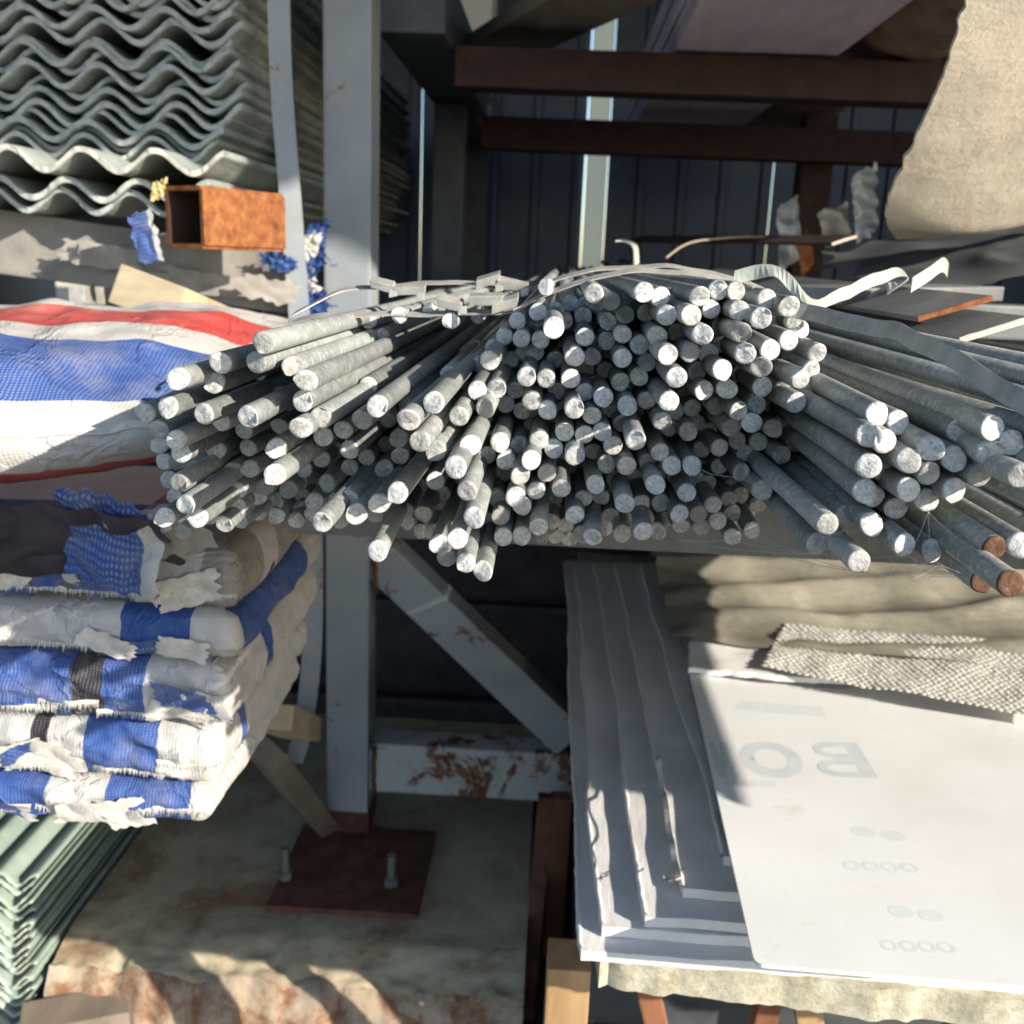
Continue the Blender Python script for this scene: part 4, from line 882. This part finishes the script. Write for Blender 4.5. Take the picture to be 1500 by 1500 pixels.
def arc(cx, cy, rx, ry, a0, a1, n=14): return [(cx + rx * math.cos(math.radians(a0 + (a1 - a0) * k / n)), cy + ry * math.sin(math.radians(a0 + (a1 - a0) * k / n))) for k in range(n + 1)]
letter([([(.13, 0), (.13, 1)], .26), ([(.26, .925), (.5, .925)] + arc(.5, .755, .30, .17, 90, -90) + [(.26, .585)], .15), ([(.26, .415)] + arc(.52, .245, .36, .17, 90, -90) + [(.26, .075)], .15)], 1287, 86, 'printed_letter')
letter([(arc(.5, .5, .38, .40, 0, 360, 32), .23)], 1188, 94, 'printed_letter')
letter([([(.15, 0), (.15, 1)], .28), ([(.2, .97), (.8, .03)], .28), ([(.85, 0), (.85, 1)], .28)], 1084, 30, 'printed_letter')
for j in range(6):
    bm = bmesh.new(); q = 1062 + 13 * j; bm.faces.new([bm.verts.new(onp(*w, .00015)) for w in ((q, 1152), (q + 9, 1153), (q + 9, 1144), (q, 1143))]); from_bm('printed_mark', bm, 'fainter_ink', panel)
def ringmesh(bm, c, ra, rb, asp=1.0, n=20):
    for i in range(n):
        a0, a1 = 2 * math.pi * i / n, 2 * math.pi * (i + 1) / n
        bm.faces.new([bm.verts.new(c + Vector((r_ * math.cos(a) * asp, r_ * math.sin(a), 0))) for r_, a in ((ra, a0), (rb, a0), (rb, a1), (ra, a1))])
for (px, py, sc_) in ((1290, 1268, 1.0), (1345, 1385, .9)):
    for j in range(4):
        bm = bmesh.new(); ringmesh(bm, onp(px - 42 + 28 * j, py + j, .00015), .006 * sc_, .011 * sc_); from_bm('printed_ring', bm, 'fainter_ink', panel)
    for j in (0, 1):
        bm = bmesh.new(); ringmesh(bm, onp(px - 25 + 36 * j + (8 if j else 0), py - 50 + 6 * j, .00015), .0, .013 * sc_, 1.25); from_bm('printed_blot', bm, 'fainter_ink', panel)
bm = bmesh.new(); bm.faces.new([bm.verts.new(onp(*q, .00015)) for q in ((1075, 1040), (1210, 1050), (1205, 1036), (1085, 1026))]); from_bm('printed_bar', bm, 'fainter_ink', panel)
# pale board and bubble wrap behind the plastic sheet
tag(sheet('pale_board', ((onp(1008, 988).x, onp(1008, 988).y), (onp(1250, 1005).x, onp(1250, 1005).y), (onp(1250, 940).x, onp(1250, 940).y), (onp(1012, 935).x, onp(1012, 935).y)), PZ + .006, .010, 'white_board', 31, .004, 30, 20, .01), 'pale torn board end between the plastic sheet and the bubble wrap', 'board')
bw = empty('bubble_wrap', onp(1300, 1000)); tag(bw, 'clear bubble wrap lying behind the white plastic sheet', 'bubble wrap')
q1, q2, q3, q4 = onp(1118, 992), onp(1570, 1078), onp(1570, 965), onp(1150, 928)
def bwz(p): return .022 + .006 * nz(p, 8, 2) + .004 * nz(p, 20, 3)
def bwfn(u, v):
    p = q1.lerp(q2, u).lerp(q4.lerp(q3, u), v); return p + Vector((0, 0, bwz(p)))
grid('film', 60, 30, bwfn, 'bubble_film', bw)
tb = bmesh.new(); bmesh.ops.create_icosphere(tb, subdivisions=2, radius=.0066)
tv = [v.co.copy() for v in tb.verts]; tfc = [[v.index for v in f.verts] for f in tb.faces]; tb.free()
VV, FF = [], []; nu, nv = 41, 27
for i in range(nu):
    for j in range(nv):
        c = bwfn((i + .5 * (j % 2) + rnd.uniform(-.09, .09)) / nu, (j + rnd.uniform(-.09, .09)) / nv); k0 = len(VV); bs_ = rnd.uniform(.72, 1.05); bh_ = rnd.uniform(.2, .42)
        VV += [(c.x + q.x * bs_, c.y + q.y * bs_, c.z + max(-.0005, q.z * bh_)) for q in tv]; FF += [[k0 + a for a in f] for f in tfc]
me = bpy.data.meshes.new('bubbles'); me.from_pydata(VV, [], FF); me.polygons.foreach_set('use_smooth', [True] * len(FF))
b_ = link('bubbles', me, 'bubble_film', bw); b_['kind'] = 'stuff'
def dff(u, v):
    x = .255 + 1.2 * u; y = 1.83 + 1.1 * v - .14 * u; p = Vector((x, y, 0))
    z = -.70 + .07 * v + .030 * (.6 - 2 * abs(nz((x * .45, y * 1.5, 0), 4, 3))) + .010 * nz(p, 9, 5)
    return W(x + .012 * nz(p, 10, 7) * (u < .05), y, z)
tag(grid('plastic_cover', 80, 80, dff, 'dusty_film', origin=W(.7, 2.2, -.66)), 'dusty crumpled plastic cover over the back of the lower right stack', 'plastic cover')


for k in range(6):  # dark layers added under the stack to stop sun passing below it
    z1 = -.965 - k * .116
    tag(box('shade_block', W(.10 + .03 * rs.random(), 1.50 + .05 * rs.random(), z1 - .115), W(1.5, 2.6, z1), 'dark_sheet', None, .006), ['top', 'second', 'third', 'fourth', 'fifth', 'lowest'][k] + ' dark layer added to block the sun under the lower right stack', 'sun block')
for k in range(4):  # black boxes added to keep the gap behind the brace dark
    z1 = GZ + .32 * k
    tag(box('shade_filler', W(-.80 + .03 * rs.random(), 2.95 + .05 * rs.random(), z1 + .002), W(.30 + .05 * rs.random(), 3.32, z1 + .318), 'black_film', None, .02), ['lowest', 'second lowest', 'second highest', 'topmost'][k] + ' black box added to darken the gap behind the diagonal brace', 'dark filler')
# timber frame under the stack, bottom right
for k, (px, w_) in enumerate(((1010, .035), (1120, .035), (1250, .04), (1420, .04))):
    x = P(px, 1480, 1.3).x
    tag(bar('wooden_stake', W(x - .12 + .16 * (k % 2), 1.34, -.84), W(x + .10 - .14 * (k % 2), 1.36, GZ), w_, .03, (0, 1, 0), 'red_timber' if k != 2 else 'pine'),
        ['leftmost', 'second', 'third', 'rightmost'][k] + ' slanting brown wooden stake under the lower right stack', 'timber')
for k, y in enumerate((1.385, 2.3)):
    tag(box('timber_baulk', W(.10, y, -.940), W(1.4, y + .08, -.837), 'grey_timber', None, .003), ['front', 'rear'][k] + ' timber beam carrying the lower right sheet stack', 'timber')
pb = P(802, 1420, 1.22); pc = P(866, 1420, 1.22)
tag(box('timber_post', (pb.x, 1.22, 0), (pc.x, 1.29, pb.z), 'pine', None, .003), 'orange-brown timber post at the bottom centre', 'timber')
a = P(800, 1165, 2.05)
tag(bar('angle_iron', a, (a.x - .02, 1.98, 0), .035, .035, (0, 1, 0), 'plate_rust'), 'narrow rusty upright beside the concrete footing', 'steel upright')
a = P(822, 1165, 2.2)
tag(bar('timber_upright', a, (a.x, 2.2, 0), .05, .04, (0, 1, 0), 'red_timber'), 'reddish timber upright right of the rusty one', 'timber')
# loose pieces on the left floor, beyond the packs
tag(bar('timber_block', P(378, 1090, 2.0), P(460, 1195, 2.3), .14, .05, (0.3, -.2, 1), 'grey_timber'), 'slanting grey block between the tarp pile and the column foot', 'timber')
tag(bar('timber_block', P(400, 1050, 1.8), P(445, 1068, 2.05), .08, .05, (0, 0, 1), 'dry_wood'), 'pale block end above the slanting grey block', 'timber')
tag(bar('timber_scrap', P(30, 1500, 1.66), P(190, 1470, 1.74), .09, .03, (0, 0, 1), 'grey_timber'), 'grey timber scrap at the bottom left in front of the footing', 'timber')

# ---------------------------------------------------------------- cobwebs below the right rods
bm = bmesh.new(); rw_ = random.Random(3)
def strand(a, b, sag, r_=.00013):
    a = Vector(a); b = Vector(b); pts = [a.lerp(b, k / 8) + Vector((0, 0, -sag * math.sin(math.pi * k / 8))) + Vector((0, 0, .0006 * nz((k, a.x * 90, 0)))) for k in range(9)]
    tube(bm, pts, r_, 4)
anch = [P(a, b, c) for a, b, c in ((990, 790, .85), (1075, 790, .84), (1105, 780, .84), (1200, 812, .70), (1258, 838, .66), (1330, 815, .65), (1366, 820, .65), (1430, 845, .63), (1240, 770, .68), (1160, 720, .80), (1085, 700, .80), (1000, 675, .80), (1360, 750, .65), (1420, 800, .64))]
for (i, j) in ((0, 1), (0, 3), (1, 3), (1, 4), (2, 4), (3, 5), (4, 7), (4, 6), (5, 7), (6, 7), (8, 4), (8, 3), (9, 8), (10, 9), (11, 10), (12, 13), (12, 6), (13, 7), (5, 12), (2, 3)):
    strand(anch[i], anch[j], rw_.uniform(.001, .005), .00016)
for k in range(46):
    i, j = rw_.sample(range(3, 9), 2); p = anch[i].lerp(anch[j], rw_.random())
    strand(p, p + Vector((rw_.uniform(-.02, .02), rw_.uniform(-.005, .005), rw_.uniform(-.014, .008))), .001, .00009)
cw = from_bm('cobweb', bm, 'web_silk', origin=anch[4]); tag(cw, 'dusty cobweb strands strung under the right-hand rods', 'cobweb', kind='stuff')
